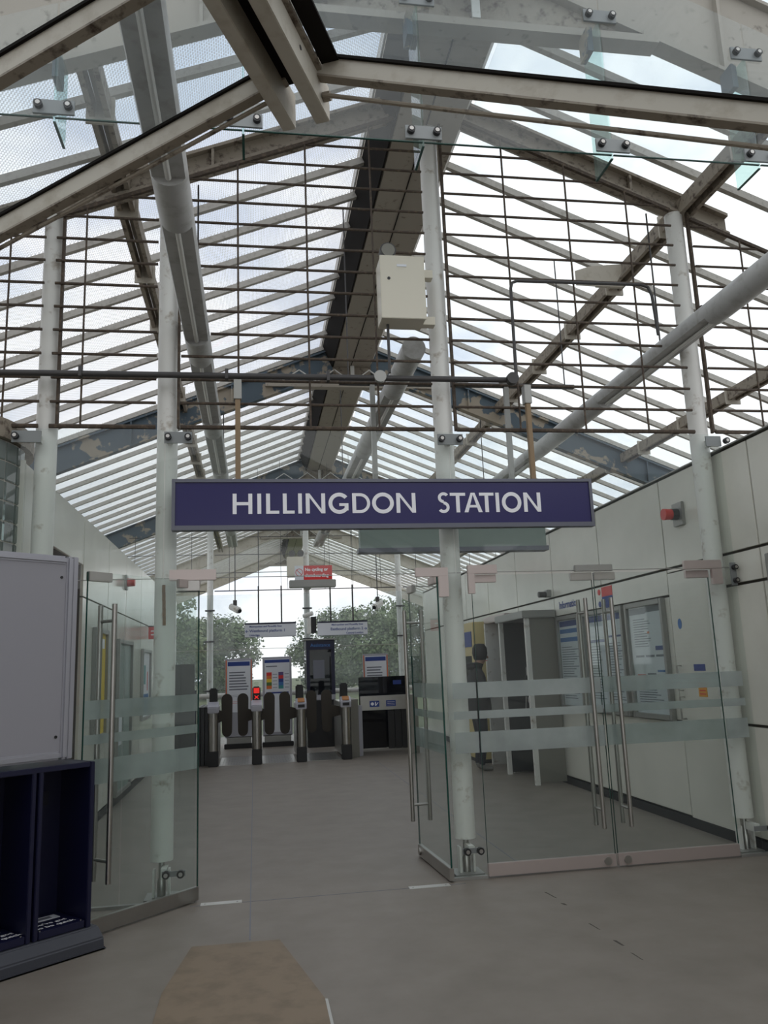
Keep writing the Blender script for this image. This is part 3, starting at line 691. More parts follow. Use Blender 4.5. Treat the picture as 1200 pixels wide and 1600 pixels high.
for x in (-.5, -1.4): MB().box(x-.02, x+.02, .47, .51, 0, 2.2).box(x-.02, x+.02, BY+.03, .51, 1.5, 1.54).build('post', 'alu', nb, world=False)

# brown board on the floor
t = thing('floor_board', 'brown chamfered board lying on the floor in front', 'floor board', (.0, 4.5, 0))
MB().prism([(.135, 5.185), (-.375, 5.20), (-.47, 4.52), (-.48, 2.6), (.33, 2.6), (.325, 4.24)], lambda u, v, d: (u, v, d), 0, .008).build('board', 'plate', t, bev=.002)
MB().prism([(.322, 4.24), (.335, 4.235), (.34, 2.6), (.325, 2.6)], lambda u, v, d: (u, v, d), .002, .009).build('edge_strip', 'plateedge', t)

# ------------------------------------------------------------------ curved glass-block wall, far left
cc = Vector((-2.71, 6.55, 0)); R_ = .9
gw = thing('wall_curved', 'curved wall of glass blocks at the left edge', None, tuple(cc), kind='structure')
bh, ba = .152, .14/R_
proto = None
nb_ = 0
for i in range(11):
    a0 = math.radians(-100)+i*ba
    p0, p1 = [cc+Vector((math.cos(a), math.sin(a), 0))*R_ for a in (a0+.006, a0+ba-.006)]
    for k in range(22):
        z = k*bh
        m = MB().bar((p0+p1)/2+Vector((0, 0, z+.006)), (p0+p1)/2+Vector((0, 0, z+bh-.006)), (p1-p0).length, .07, Vector((math.cos(a0+ba/2), math.sin(a0+ba/2), 0)))
        m.build('glass_block', 'g_block', gw, bev=.005)
mr = MB()
for k in range(23):
    z = k*bh
    mr.prism([((R_+.02)*math.cos(math.radians(-100)+j*ba), (R_+.02)*math.sin(math.radians(-100)+j*ba)) for j in range(12)]+[((R_-.02)*math.cos(math.radians(-100)+j*ba), (R_-.02)*math.sin(math.radians(-100)+j*ba)) for j in range(11, -1, -1)], lambda u, v, d: (cc.x+u, cc.y+v, d), z-.006, z+.006)
for j in range(12):
    a = math.radians(-100)+j*ba; p = cc+Vector((math.cos(a), math.sin(a), 0))*R_
    mr.bar(p, p+Vector((0, 0, 22*bh)), .012, .045, Vector((math.cos(a), math.sin(a), 0)))
mr.build('mortar_grid', 'bar', gw)
MB().cyl((cc.x, cc.y, 22*bh+.012), (cc.x, cc.y, 22*bh+.16), R_+.06, 48).build('roof_slab', 'dirty', gw)

# ------------------------------------------------------------------ things on the right wall
def frame_on_right(y0, y1, z0, z1, label, art):
    t = thing('framed_poster', label, 'poster frame', (WX-.02, (y0+y1)/2, z0), group='framed posters on the right wall')
    for (a, b, c, d) in ((y0, y0+.05, z0, z1), (y1-.05, y1, z0, z1), (y0+.05, y1-.05, z1-.05, z1), (y0+.05, y1-.05, z0, z0+.05)):
        MB().box(WX-.05, WX-.002, a, b, c, d).build('frame_rail', 'alu', t, bev=.004)
    sh = MB().box(WX-.012, WX-.002, y0+.05, y1-.05, z0+.05, z1-.05).build('sheet', 'paper', t)
    for (a, b, c, d, m) in art: MB().box(WX-.0135, WX-.012, y0+.05+(y1-y0-.1)*(1-b), y0+.05+(y1-y0-.1)*(1-a), z0+.05+(z1-z0-.1)*c, z0+.05+(z1-z0-.1)*d).build('print', m, sh)
    MB().box(WX-.034, WX-.031, y0+.05, y1-.05, z0+.05, z1-.05).build('cover_glass', 'g_door', t)
    return t
lines = lambda x0, x1, z0, z1, n, m='ink': [(x0+.0, x0+(x1-x0)*random.uniform(.6, 1), z0+(z1-z0)*k/n, z0+(z1-z0)*k/n+.008, m) for k in range(n)]
frame_on_right(9.55, 10.32, .95, 2.13, 'framed information poster with three blue headings, furthest on the right wall',
    [(.02, .98, .92, .985, 'blue'), (.02, .98, .84, .89, 'midblue'), (.02, .98, .74, .79, 'midblue')]+lines(.05, .9, .08, .70, 22))
frame_on_right(8.33, 9.45, .95, 2.13, 'framed map poster behind the door pull bars',
    [(.02, .98, .92, .985, 'blue'), (.05, .5, .70, .73, 'blue'), (.55, .92, .74, .76, 'blue')]+lines(.05, .45, .1, .68, 20)+lines(.55, .95, .1, .70, 22))
frame_on_right(7.43, 8.26, .95, 2.13, 'framed map poster with dark header beside the service door',
    [(.0, .5, .93, .99, 'ink'), (.5, 1, .94, 1.0, 'ink'), (.70, .98, .58, .62, 'blue'), (.1, .35, .52, .54, 'ink'), (.4, .65, .52, .54, 'ink'), (.7, .98, .52, .54, 'ink'),
     (.1, .35, .33, .36, 'red'), (.4, .65, .35, .37, 'ink'), (.7, .98, .38, .40, 'midblue'), (.5, .56, .74, .76, 'orange')]+lines(.1, .6, .62, .9, 12)+lines(.1, .9, .1, .3, 9))
t = frame_on_right(4.4, 5.72, 1.15, 2.32, 'framed poster at the right edge of the picture', [(.02, .98, .9, .97, 'blue')]+lines(.05, .9, .1, .85, 20, 'red'))
t = thing('wall_lettering', 'grey word on the white wall above the posters', 'lettering', (WX, 10, 2.25))
text('Information', .13, lambda u, v, d: (WX-.002-d, 10.24-u, 2.235+v), 'lettering', 'blue', t, bold=.004, sx=1.05)
t = thing('wall_lettering', 'small grey word on the wall above the phone kiosks', 'lettering', (WX, 12.6, 2.25))
text('Tickets', .13, lambda u, v, d: (WX-.002-d, 12.75-u, 2.27+v), 'lettering', 'ink', t, bold=.002)
t = thing('notice_sticker', 'red and blue notice sticker on the wall above the posters', 'sticker', (WX, 8.7, 2.2))
MB().box(WX-.004, WX, 8.60, 8.88, 2.27, 2.38).build('red_half', 'red', t); MB().box(WX-.004, WX, 8.60, 8.88, 2.10, 2.27).build('blue_half', 'blue', t)
MB().cyl((WX-.006, 8.95, 2.33), (WX, 8.95, 2.33), .035, 14).build('red_disc', 'red', t); MB().cyl((WX-.006, 8.95, 2.19), (WX, 8.95, 2.19), .035, 14).build('blue_disc', 'blue', t)
t = thing('fire_beacon', 'red fire alarm beacon on the right wall', 'alarm', (WX, 7.0, 2.88))
MB().box(WX-.03, WX, 6.89, 7.07, 2.77, 2.99).build('back_plate', 'alu', t, bev=.004)
MB().cyl((WX-.09, 6.98, 2.88), (WX-.03, 6.98, 2.88), .055, 20).build('base', 'black', t, smooth=True); MB().cyl((WX-.17, 6.98, 2.88), (WX-.09, 6.98, 2.88), .055, 20, .05).build('lens', 'redlens', t, smooth=True)
t = thing('wall_camera', 'small dome camera on the right wall above the kiosks', 'camera', (WX, 10.6, 2.5))
MB().box(WX-.06, WX, 10.5, 10.62, 2.42, 2.52).build('mount', 'alu', t, bev=.004); MB().cyl((WX-.16, 10.56, 2.46), (WX-.06, 10.56, 2.46), .04, 14).build('body', 'pipe', t, smooth=True)

# phone kiosk: side panel, posts, hood, phone
pk = thing('phone_kiosk', 'grey payphone kiosk standing against the right wall', 'phone kiosk', (3.75, 10.9, 0))
MB().box(3.62, 3.985, 10.40, 10.44, .03, 2.14).build('side_panel', 'kiosk', pk, bev=.003)
MB().box(3.56, 3.62, 10.39, 10.45, 0, 2.14).build('post', 'column', pk, bev=.003)
MB().box(3.56, 3.62, 11.55, 11.61, 0, 2.14).build('post', 'column', pk, bev=.003)
MB().box(3.62, 3.985, 11.56, 11.60, .03, 2.14).build('side_panel', 'kioskd', pk, bev=.003)
MB().box(3.94, 3.985, 10.45, 11.55, .5, 2.1).build('back_panel', 'kioskd', pk)
MB().box(3.52, 3.985, 10.36, 11.64, 2.14, 2.24).build('hood', 'alu', pk, bev=.01)
ph = MB().box(3.78, 3.94, 10.8, 11.15, 1.0, 1.5).build('telephone', 'alu', pk, bev=.01)
MB().box(3.735, 3.78, 11.05, 11.11, 1.08, 1.38).build('handset', 'black', ph, bev=.012)
MB().box(3.775, 3.782, 10.84, 11.0, 1.3, 1.45).build('display', 'blue', ph); 
MB().path([(3.74, 11.08, 1.09), (3.72, 11.08, .9), (3.76, 11.0, .8), (3.82, 10.95, .95), (3.84, 10.95, 1.02)], .008, 6).build('cord', 'steel', ph, smooth=True)
MB().box(3.6, 3.64, 11.60, 11.66, 1.5, 1.75).build('leaflet_holder', 'blue', pk)
pk2 = thing('glazed_kiosk', 'glazed wall booth with a white frame beyond the payphone', 'kiosk', (3.8, 12.2, 0))
MB().box(3.70, 3.985, 11.72, 11.78, 0, 2.2).build('post', 'column', pk2, bev=.003); MB().box(3.70, 3.985, 12.80, 12.86, 0, 2.2).build('post', 'column', pk2, bev=.003)
MB().box(3.70, 3.985, 11.72, 12.86, 2.2, 2.3).build('hood', 'fitting', pk2, bev=.01); MB().box(3.93, 3.985, 11.8, 12.8, .1, 2.2).build('screen_panel', 'kioskd', pk2)
MB().box(3.9, 3.93, 11.9, 12.7, 2.05, 2.12).build('amber_strip', 'amber', pk2)
tm = thing('ticket_machine', 'cream ticket machine beside the person in black', 'ticket machine', (3.8, 13.4, 0))
MB().box(3.55, 3.985, 13.0, 13.9, .06, 2.25).build('body', 'tanpanel', tm, bev=.01); MB().box(3.57, 3.985, 13.02, 13.88, 0, .06).build('plinth', 'skirt', tm)
MB().box(3.54, 3.551, 13.15, 13.75, 1.25, 1.7).build('screen', 'g_dark', tm); MB().box(3.52, 3.551, 13.2, 13.7, .8, .95).build('tray', 'black', tm); MB().box(3.54, 3.551, 13.1, 13.8, 1.85, 2.1).build('header', 'blue', tm)

# ------------------------------------------------------------------ things on the left wall
def frame_on_left(nm, y0, y1, z0, z1, label, cat, inner, art=()):
    t = thing(nm, label, cat, (LX+.02, (y0+y1)/2, z0))
    for (a, b, c, d) in ((y0, y0+.05, z0, z1), (y1-.05, y1, z0, z1), (y0+.05, y1-.05, z1-.05, z1), (y0+.05, y1-.05, z0, z0+.05)):
        MB().box(LX+.002, LX+.045, a, b, c, d).build('frame_rail', 'alu', t, bev=.004)
    sh = MB().box(LX+.002, LX+.012, y0+.05, y1-.05, z0+.05, z1-.05).build('panel', inner, t)
    for (a, b, c, d, m) in art: MB().box(LX+.012, LX+.0135, y0+.05+(y1-y0-.1)*a, y0+.05+(y1-y0-.1)*b, z0+.05+(z1-z0-.1)*c, z0+.05+(z1-z0-.1)*d).build('print', m, sh)
frame_on_left('framed_poster', 9.3, 10.1, .9, 2.12, 'yellow poster frame on the left wall seen through the open door', 'poster frame', 'yellow', [(.1, .9, .85, .95, 'white')])
frame_on_left('wall_window', 10.9, 12.1, .1, 2.06, 'grey glazed door panel in the left wall', 'door panel', 'greenbox', [(.1, .4, .3, .5, 'paper')])
frame_on_left('framed_poster', 13.2, 14.2, .9, 2.0, 'framed poster with blue pattern near the far end of the left wall', 'poster frame', 'paper', [(.1, .5, .5, .8, 'teal'), (.1, .9, .05, .35, 'midblue'), (.7, .8, .4, .7, 'red')])
t = thing('projecting_sign', 'small red sign projecting from the left wall', 'sign', (LX, 14.0, 2.2))
MB().box(LX+.01, LX+.45, 13.98, 14.02, 2.18, 2.38).build('panel', 'red', t); MB().box(LX, LX+.46, 13.985, 14.015, 2.38, 2.40).build('arm', 'pipe', t)
for k in (0, 1): MB().box(LX+.05, LX+.38-.08*k, 13.977, 13.981, 2.30-.06*k, 2.32-.06*k).build('print_line', 'white', t)
t = thing('fire_beacon', 'small red beacon high on the left wall', 'alarm', (LX, 11.5, 2.85))
MB().box(LX, LX+.03, 11.42, 11.58, 2.75, 2.95).build('back_plate', 'alu', t, bev=.004); MB().cyl((LX+.03, 11.5, 2.85), (LX+.13, 11.5, 2.85), .06, 18, .05).build('lens', 'redlens', t, smooth=True)

# ------------------------------------------------------------------ ticket gates
GX = [-.72, .03, .81, 1.605]; GY0 = 14.7
gl_ = ['leftmost ticket gate post, blank display', 'second ticket gate post from the left with a red lit display', 'third ticket gate post from the left with a card reader on top', 'rightmost ticket gate post with a card reader, next to the wide gate']
for i, x in enumerate(GX):
    t = thing('ticket_gate', gl_[i], 'ticket gate', (x, GY0, 0), group='ticket gates')
    MB().cyl((x, GY0+.09, .26), (x, GY0+.09, .90), .085, 24).build('front_post', 'steel', t, smooth=True)
    MB().box(x-.088, x+.088, GY0-.0, GY0+.2, 0, .26).build('kick_base', 'black', t, bev=.012)
    MB().box(x-.06, x+.06, GY0+.12, GY0+1.7, .04, .98).build('cabinet_body', 'steel', t, bev=.01)
    hd = MB().prism([(0, .90), (.2, .90), (.2, 1.09), (.12, 1.09), (0, 1.00)], lambda u, v, d: (d, GY0+u, v), x-.095, x+.095).build('reader_head', 'boardframe', t, bev=.01)
    MB().box(x-.06, x+.06, GY0-.004, GY0+.002, .93, .985).build('slot_plate', 'black' if i > 1 else 'boardframe', hd)
    if i > 1: MB().add([(x-.06, GY0+.02, 1.022), (x+.06, GY0+.02, 1.022), (x+.06, GY0+.10, 1.082), (x-.06, GY0+.10, 1.082), (x-.06, GY0+.02, 1.034), (x+.06, GY0+.02, 1.034), (x+.06, GY0+.10, 1.094), (x-.06, GY0+.10, 1.094)], [(3,2,1,0),(4,5,6,7),(0,1,5,4),(1,2,6,5),(2,3,7,6),(3,0,4,7)]).build('card_pad', 'amberpad', hd)
    dx = 0 if i < 2 else -.02
    ds = MB().box(x-.07+dx, x+.07+dx, GY0+.13, GY0+.22, 1.0, 1.325).build('display', 'black', t, bev=.02)
    if i == 1:
        rl = mat('lit red display', (220, 40, 34), .4, emit=.7)
        MB().box(x-.05, x+.05, GY0+.126, GY0+.131, 1.21, 1.30).build('lit_symbol', rl, ds)
        for s in (-1, 1): MB().bar((x-.035, GY0+.127, 1.14+.03*s), (x+.035, GY0+.127, 1.14-.03*s), .004, .014, (0, 0, 1)).build('lit_cross', rl, ds)
    MB().box(x-.062+dx, x+.062+dx, GY0+.126, GY0+.131, 1.03, 1.08).build('blue_strip', 'blue', ds)
def paddle(cx, side, y, i):
    a, b = .10, .425
    pts = []
    for k in range(12): an = math.pi*k/11; pts.append((cx+a*math.cos(an), 1.11+a*math.sin(an)))
    for k in range(12): an = math.pi+math.pi*k/11; pts.append((cx+a*.9*math.cos(an), .55+a*math.sin(an)))
    return pts
ai = 0
PL = [(-.50, -1), (-.215, 1), (.26, -1), (.54, 1), (1.025, -1), (1.305, 1)]
host = [0, 1, 1, 2, 2, 3]
for (cx, sd_), h in zip(PL, host):
    par = [o for o in bpy.data.objects if o.name.startswith('ticket_gate') and o.parent is None][h]
    pts = paddle(cx, sd_, 0, 0)
    m = MB().prism(pts, lambda u, v, d: (u, d, v), GY0+.55, GY0+.59)
    gx = GX[h]; x0, x1 = sorted((cx+(-.06 if sd_ < 0 else .06), gx+(.055 if sd_ < 0 else -.055)))
    m.prism([(x0, .70), (x1, .74), (x1, .90), (x0, .94)] if sd_ < 0 else [(x0, .70), (x1, .74), (x1, .90), (x0, .94)], lambda u, v, d: (u, d, v), GY0+.555, GY0+.585)
    m.build('paddle', 'rubber', par, bev=.008)
for a, b, l in zip(GX, GX[1:], ('left', 'middle', 'right')):
    t = thing('gate_floor_plate', 'perforated steel floor plate in the %s gate aisle' % l, 'floor plate', ((a+b)/2, 15.2, 0), group='gate floor plates')
    MB().box(a+.095, b-.095, 14.78, 16.2, 0, .006).build('plate', 'steel', t)
    m = MB()
    for r in range(8):
        for k in range(10): m.box(a+.15+k*(b-a-.32)/9, a+.165+k*(b-a-.32)/9, 14.86+r*.15, 14.90+r*.15, .0055, .0075)
    m.build('tread_studs', 'alu', t, kind='stuff')
# wide gate
wg = thing('wide_gate', 'wide luggage gate with black swing panels right of the ticket gates', 'wide gate', (2.3, 15.3, 0))
MB().box(1.93, 2.86, 15.2, 15.3, .80, 1.06).build('beam', 'steel', wg, bev=.008)
MB().box(1.87, 1.95, 15.15, 15.35, 0, .90).build('end_post', 'boardframe', wg, bev=.01); MB().box(2.84, 3.0, 15.15, 15.4, 0, 1.06).build('end_post', 'steel', wg, bev=.01)
MB().box(1.96, 2.40, 15.24, 15.26, .12, .79).build('tinted_panel', 'g_dark', wg); MB().box(1.96, 2.40, 15.235, 15.265, .10, .12).build('panel_rail', 'steel', wg)
for k in range(3): MB().box(2.44+.13*k, 2.56+.13*k, 15.23, 15.27, .10, .79).build('black_panel', 'black', wg, bev=.004)
s_ = MB().box(2.10, 2.28, 15.192, 15.2, .86, .97).build('blue_sign', 'blue', wg)
MB().cyl((2.15, 15.19, .915), (2.15, 15.193, .915), .03, 12).build('white_symbol', 'white', s_); MB().box(2.20, 2.22, 15.19, 15.193, .88, .95).build('white_symbol', 'white', s_); MB().bar((2.22, 15.191, .89), (2.26, 15.191, .94), .003, .012).build('white_symbol', 'white', s_)
s_ = MB().box(2.41, 2.59, 15.192, 15.2, .86, .97).build('blue_sign', 'blue', wg)
for k in range(3): MB().box(2.43, 2.57, 15.19, 15.193, .88+.028*k, .886+.028*k).build('print_line', 'paper', s_)
t = thing('glass_barrier', 'dark tinted glass barrier panel standing above the wide gate', 'barrier', (2.4, 16, 0))
MB().box(2.0, 3.0, 15.95, 15.98, .06, 1.40).build('glass', 'g_dark', t); MB().box(2.0, 3.0, 15.93, 16.0, 0, .06).build('foot_rail', 'steel', t); MB().box(2.68, 2.84, 15.94, 15.949, 1.24, 1.32).build('blue_label', 'blue', t)
t = thing('gate_cabinet', 'row of dark steel cabinets right of the rightmost gate post', 'cabinet', (1.78, 15, 0))
for k in range(3): MB().box(1.705+.055*k, 1.755+.055*k, 14.9+.06*k, 16.4, .0, 1.02).build('leaf', 'kiosk', t, bev=.004)
t = thing('gate_cabinet', 'dark steel cabinet left of the leftmost gate post', 'cabinet', (-.95, 15, 0))
for k in range(3): MB().box(-.87-.07*k, -.81-.07*k, 14.95, 16.4, .0, 1.0).build('leaf', 'kioskd', t, bev=.004)
t = thing('dark_screen', 'tall black screen panel left of the ticket gates', 'screen', (-1.25, 14.95, 0))
MB().box(-1.46, -1.05, 14.92, 14.96, .05, 1.76).build('panel', 'black', t, bev=.004); MB().box(-1.46, -1.05, 14.90, 14.98, 0, .05).build('foot', 'kioskd', t); MB().box(-1.05, -1.02, 14.91, 14.97, 0, 1.3).build('edge_post', 'standblue', t)

# ------------------------------------------------------------------ far screen of the hall
k_ = EOB/18.2
w3 = thing('window_3', 'glazed screen at the far end of the hall', None, (1.2, EOB, 0), kind='structure')
fcx = [-1.0, 1.22, 3.42]
for i, x in enumerate(fcx):
    t = thing('far_column', ['thin white column of the far screen, left', 'thin white column of the far screen behind the assistance booth', 'thin white column of the far screen, right of the platform signs'][i], 'column', (x, EOB, 0), group='columns of the far screen')
    MB().cyl((x, EOB, .03), (x, EOB, 6.0 if i == 1 else zb(x)-.002), .07, 18).build('shaft', 'column', t, smooth=True); MB().cyl((x, EOB, 0), (x, EOB, .03), .12, 18).build('base_plate', 'alu', t)
    for z in (1.2, 2.3, 3.0): MB().cyl((x-.11, EOB-.1, z), (x+.11, EOB-.1, z), .02, 10).build('clamp', 'pipe', t)
for a, b in zip([-3.0]+fcx, fcx+[5.6]):
    for z0, z1 in ((.05, 1.2), (1.21, 2.1), (2.11, 3.35)):
        MB().box(a+.01, b-.01, EOB-.13, EOB-.118, z0, z1).build('glass_pane', 'g_far', w3)
    MB().box(a+.01, b-.01, EOB-.132, EOB-.116, 2.10, 2.11).build('pane_joint', 'bar', w3)
for a, b, lb in ((-3.0, -1.1, 'thin grille left of the left column of the far screen'), (-.9, 1.12, 'thin grille between the left and middle columns of the far screen'), (1.32, 3.32, 'thin grille between the middle and right columns of the far screen'), (3.52, 6.2, 'thin grille right of the right column of the far screen')):
    n_ = int((b-a)/.58); grille(a, b, [a+(b-a)*(j+.5)/n_ for j in range(n_)], lb, .008, EOB-.05, 3.45, .42, 'pipe', False)
t = thing('guard_rail', 'white tubular guard rail behind the ticket gates', 'rail', (1, 18.5, 0))
MB().cyl((-1.7, 18.55, 1.10), (3.9, 18.55, 1.10), .055, 14).build('rail', 'column', t, smooth=True)
for x in (-1.5, .1, 1.9, 3.6): MB().cyl((x, 18.55, 0), (x, 18.55, 1.06), .03, 12).build('post', 'column', t, smooth=True)
# poster boards
def poster_board(x0, x1, z1, label, art, edge):
    t = thing('poster_board', label, 'poster board', ((x0+x1)/2, 18.1, 0), group='freestanding poster boards')
    y = 18.1
    b = MB().box(x0, x1, y, y+.06, .22, z1).build('panel', 'boardframe', t, bev=.006)
    MB().box(x0-.02, x1+.02, y-.08, y+.14, 0, .10).build('foot', 'black', t, bev=.01)
    MB().box(x0+.03, x1-.03, y+.0, y+.05, .10, .24).build('perforated_skirt', 'alu', t)
    sh = MB().box(x0+.045, x1-.045, y-.008, y, .75 if edge else .3, z1-.05).build('sheet', 'paper', b)
    if edge:
        for xx in (x0+.012, x1-.03): MB().box(xx, xx+.018, y-.006, y, .75, z1-.03).build('orange_edge', 'orange', b)
    W_, H_, zz = x1-x0-.09, z1-.05-.75, .75
    for (a, b_, c, d, m) in art: MB().box(x0+.045+W_*a, x0+.045+W_*b_, y-.0095, y-.008, zz+H_*c, zz+H_*d).build('print', m, sh)
    return t
tl = [(.08, .08+.85*random.uniform(.75, 1), .76-.055*k, .785-.055*k, 'ink') for k in range(7)]+[(.08, .8, .33, .335, 'ink'), (.08, .7, .30, .305, 'ink'), (.08, .85, .2, .205, 'red'), (.08, .6, .17, .175, 'red')]
poster_board(-.63, -.05, 1.885, 'white notice board with orange edges behind the left gate aisle', [(.02, .98, .90, .985, 'blue')]+tl, True)
poster_board(2.38, 2.95, 1.885, 'white notice board with orange edges behind the wide gate', [(.02, .98, .90, .985, 'blue')]+tl, True)
tb = [(.0, 1, .93, .99, 'blue'), (.05, .5, .85, .87, 'ink'), (.05, .95, .33, .36, 'blue')]
for k, c_ in enumerate(('red', 'orange', 'yellow', 'green', 'orange')): tb += [(.07, .28, .68-.065*k, .745-.065*k, c_), (.32, .5, .70-.065*k, .71-.065*k, 'ink')]
for k, c_ in enumerate(('purple', 'red', 'blue', 'midblue', 'teal')): tb += [(.55, .75, .68-.065*k, .745-.065*k, c_), (.8, .97, .70-.065*k, .71-.065*k, 'ink')]
poster_board(.17, .80, 1.895, 'service board with rows of coloured line names behind the gates', tb, False)
# assistance booth
ab = thing('assistance_booth', 'dark navy glazed assistance booth behind the ticket gates', 'booth', (1.39, 17.7, 0))
y = 17.35
MB().box(1.08, 1.68, y, y+.8, .0, .95).build('lower_panel', 'black', ab, bev=.01)
MB().box(1.08, 1.68, y-.02, y+.8, .95, 1.06).build('counter', 'boardframe', ab, bev=.01)
for x in (1.08, 1.61): MB().box(x, x+.07, y, y+.07, 1.06, 2.18).build('corner_post', 'standblue', ab)
for x in (1.08, 1.64): MB().box(x, x+.04, y+.76, y+.8, 1.06, 2.18).build('corner_post', 'standblue', ab)
fa = MB().box(1.08, 1.68, y-.02, y+.8, 2.0, 2.20).build('fascia', 'standblue', ab)
MB().box(1.02, 1.72, y-.06, y+.86, 2.20, 2.225).build('roof', 'alu', ab)
MB().box(1.15, 1.61, y+.02, y+.03, 1.06, 2.0).build('front_glass', 'g_dark', ab); MB().box(1.08, 1.09, y+.07, y+.76, 1.06, 2.0).build('side_glass', 'g_facade', ab)
MB().box(1.22, 1.46, y+.005, y+.018, 1.40, 1.78).build('notice', 'ink', ab)
text('Assistance', .10, lambda u, v, d: (1.38+u, y-.021-d, 2.06+v), 'lettering', 'midblue', fa, 'CENTER', .001)
# hanging platform signs
def platform_sign(x0, x1, z0, z1, txt, arrow, label):
    yy = 18.235; t = thing('platform_sign', label, 'sign', ((x0+x1)/2, yy, z0), group='hanging platform signs')
    b = MB().box(x0, x1, yy, yy+.08, z0, z1-.035).build('panel', 'paper', t); MB().box(x0, x1, yy-.004, yy+.084, z1-.035, z1).build('top_rail', 'standblue', t); MB().box(x0, x1, yy-.002, yy+.082, z0-.008, z0).build('bottom_rail', 'signframe', t)
    for x in (x0+.27*(x1-x0), x0+.72*(x1-x0)):
        MB().box(x-.016, x+.016, yy+.03, yy+.06, z1, z1+.82).build('hanger_bar', 'pipe', t); MB().cyl((x, yy+.045, z1+.82), (x, yy+.045, 6.78-SL*abs(x-RX)), .005, 6).build('wire', 'pipe', t)
    for k, (s, sz) in enumerate(txt):
        z = z1-.10-[0, .105, .19][k]
        if arrow < 0: text(s, sz, lambda u, v, d, z=z: (x0+.10+u, yy-.001-d, z+v), 'lettering', 'blue', b, 'LEFT', .0014)
        else: text(s, sz, lambda u, v, d, z=z: (x1-.10+u, yy-.001-d, z+v), 'lettering', 'blue', b, 'RIGHT', .0014)
    xa = x0+.05 if arrow < 0 else x1-.05; za = z1-.185
    m = MB().box(xa-.03, xa+.03, yy-.003, yy, za-.006, za+.006)
    for s in (-1, 1): m.bar((xa+arrow*.03, yy-.002, za), (xa+arrow*.005, yy-.002, za+s*.025), .003, .012, (0, 0, 1))
    m.build('arrow', 'blue', b)
platform_sign(-.21, .92, 2.345, 2.655, (('Metropolitan and Piccadilly lines', .055), ('Westbound platform 1', .085), ('Uxbridge', .06)), -1, 'hanging westbound platform sign with arrow to the left')
platform_sign(1.40, 2.53, 2.335, 2.645, (('Metropolitan and Piccadilly lines', .055), ('Eastbound platform 2', .085), ('Central London', .06)), 1, 'hanging eastbound platform sign with arrow to the right')
# no-cycling sign
t = thing('prohibition_sign', 'red and white no cycling sign fixed to the far middle column', 'sign', (1.3, 18, 3.4))
yy = 18.0; MB().box(.78, 1.82, yy, yy+.25, 3.40, 3.565).build('lamp_box', 'alu', t, bev=.01); MB().box(1.14, 1.30, yy+.25, EOB-.07, 3.43, 3.52).build('arm', 'alu', t)
wp = MB().box(.90, 1.10, yy+.02, yy+.05, 3.565, 3.885).build('white_panel', 'paper', t); rdp = MB().box(1.10, 1.74, yy+.02, yy+.05, 3.565, 3.885).build('red_panel', 'red', t)
m = MB()
for poly in ring(0, 0, .085, .085, 0, 360, .014, 24): m.prism(poly, lambda u, v, d: (1.0+u, yy+.018+d, 3.735+v), 0, .003)
m.bar((.945, yy+.0175, 3.79), (1.055, yy+.0175, 3.68), .003, .014, (0, 0, 1)); m.build('prohibition_ring', 'red', wp)
text('No cycling or', .098, lambda u, v, d: (1.13+u*.95, yy+.019-d, 3.765+v), 'lettering', 'white', rdp, bold=.003); text('skateboarding', .098, lambda u, v, d: (1.13+u*.95, yy+.019-d, 3.63+v), 'lettering', 'white', rdp, bold=.003)
t = thing('electrical_box', 'pale square box behind the no cycling sign on the far middle column', 'cabinet', (1.0, 18.8, 3.7))
MB().box(.76, 1.14, 18.7, 18.9, 3.72, 4.19).build('body', 'box', t, bev=.01); MB().box(.80, 1.10, 18.69, 18.70, 3.76, 4.15).build('door', 'box', t)
for x in (.88, 1.08): MB().cyl((x, 18.7, 4.27), (x, 18.85, 4.27), .075, 16).build('lamp', 'pipe', t, smooth=True)
# hanging cameras
for x, z, s, l in ((-.42, 2.95, 1, 'white security camera hanging left of the westbound sign'), (2.79, 2.95, -1, 'white security camera hanging right of the eastbound sign')):
    t = thing('security_camera', l, 'camera', (x, 18, z), group='hanging security cameras')
    MB().cyl((x, 18.28, z+.2), (x, 18.28, 6.762-SL*abs(x-RX)), .012, 8).build('drop_rod', 'pipe', t); MB().cyl((x, 18.28, z+.1), (x, 18.28, z+.22), .045, 12).build('swivel', 'pipe', t, smooth=True)
    b = MB().bar((x-.10*s, 18.36, z+.10), (x+.10*s, 18.13, z-.03), .13, .13).build('body', 'column', t, bev=.025); MB().cyl((x+.10*s, 18.13, z-.03), (x+.112*s, 18.116, z-.038), .045, 14).build('lens', 'black', b)
t = thing('monitor_box', 'small black and white monitor box on the far middle column', 'monitor', (1.3, 18.6, 2.4))
MB().box(1.18, 1.26, 18.3, 18.5, 2.38, 2.74).build('side', 'column', t, bev=.006); MB().box(1.26, 1.38, 18.3, 18.5, 2.40, 2.76).build('body', 'black', t, bev=.006); MB().box(1.2, 1.28, 18.5, 18.93, 2.5, 2.56).build('arm', 'column', t)
MB().cyl((1.1, 18.4, 2.78), (1.3, 18.3, 2.84), .05, 12).build('camera', 'column', t, smooth=True)

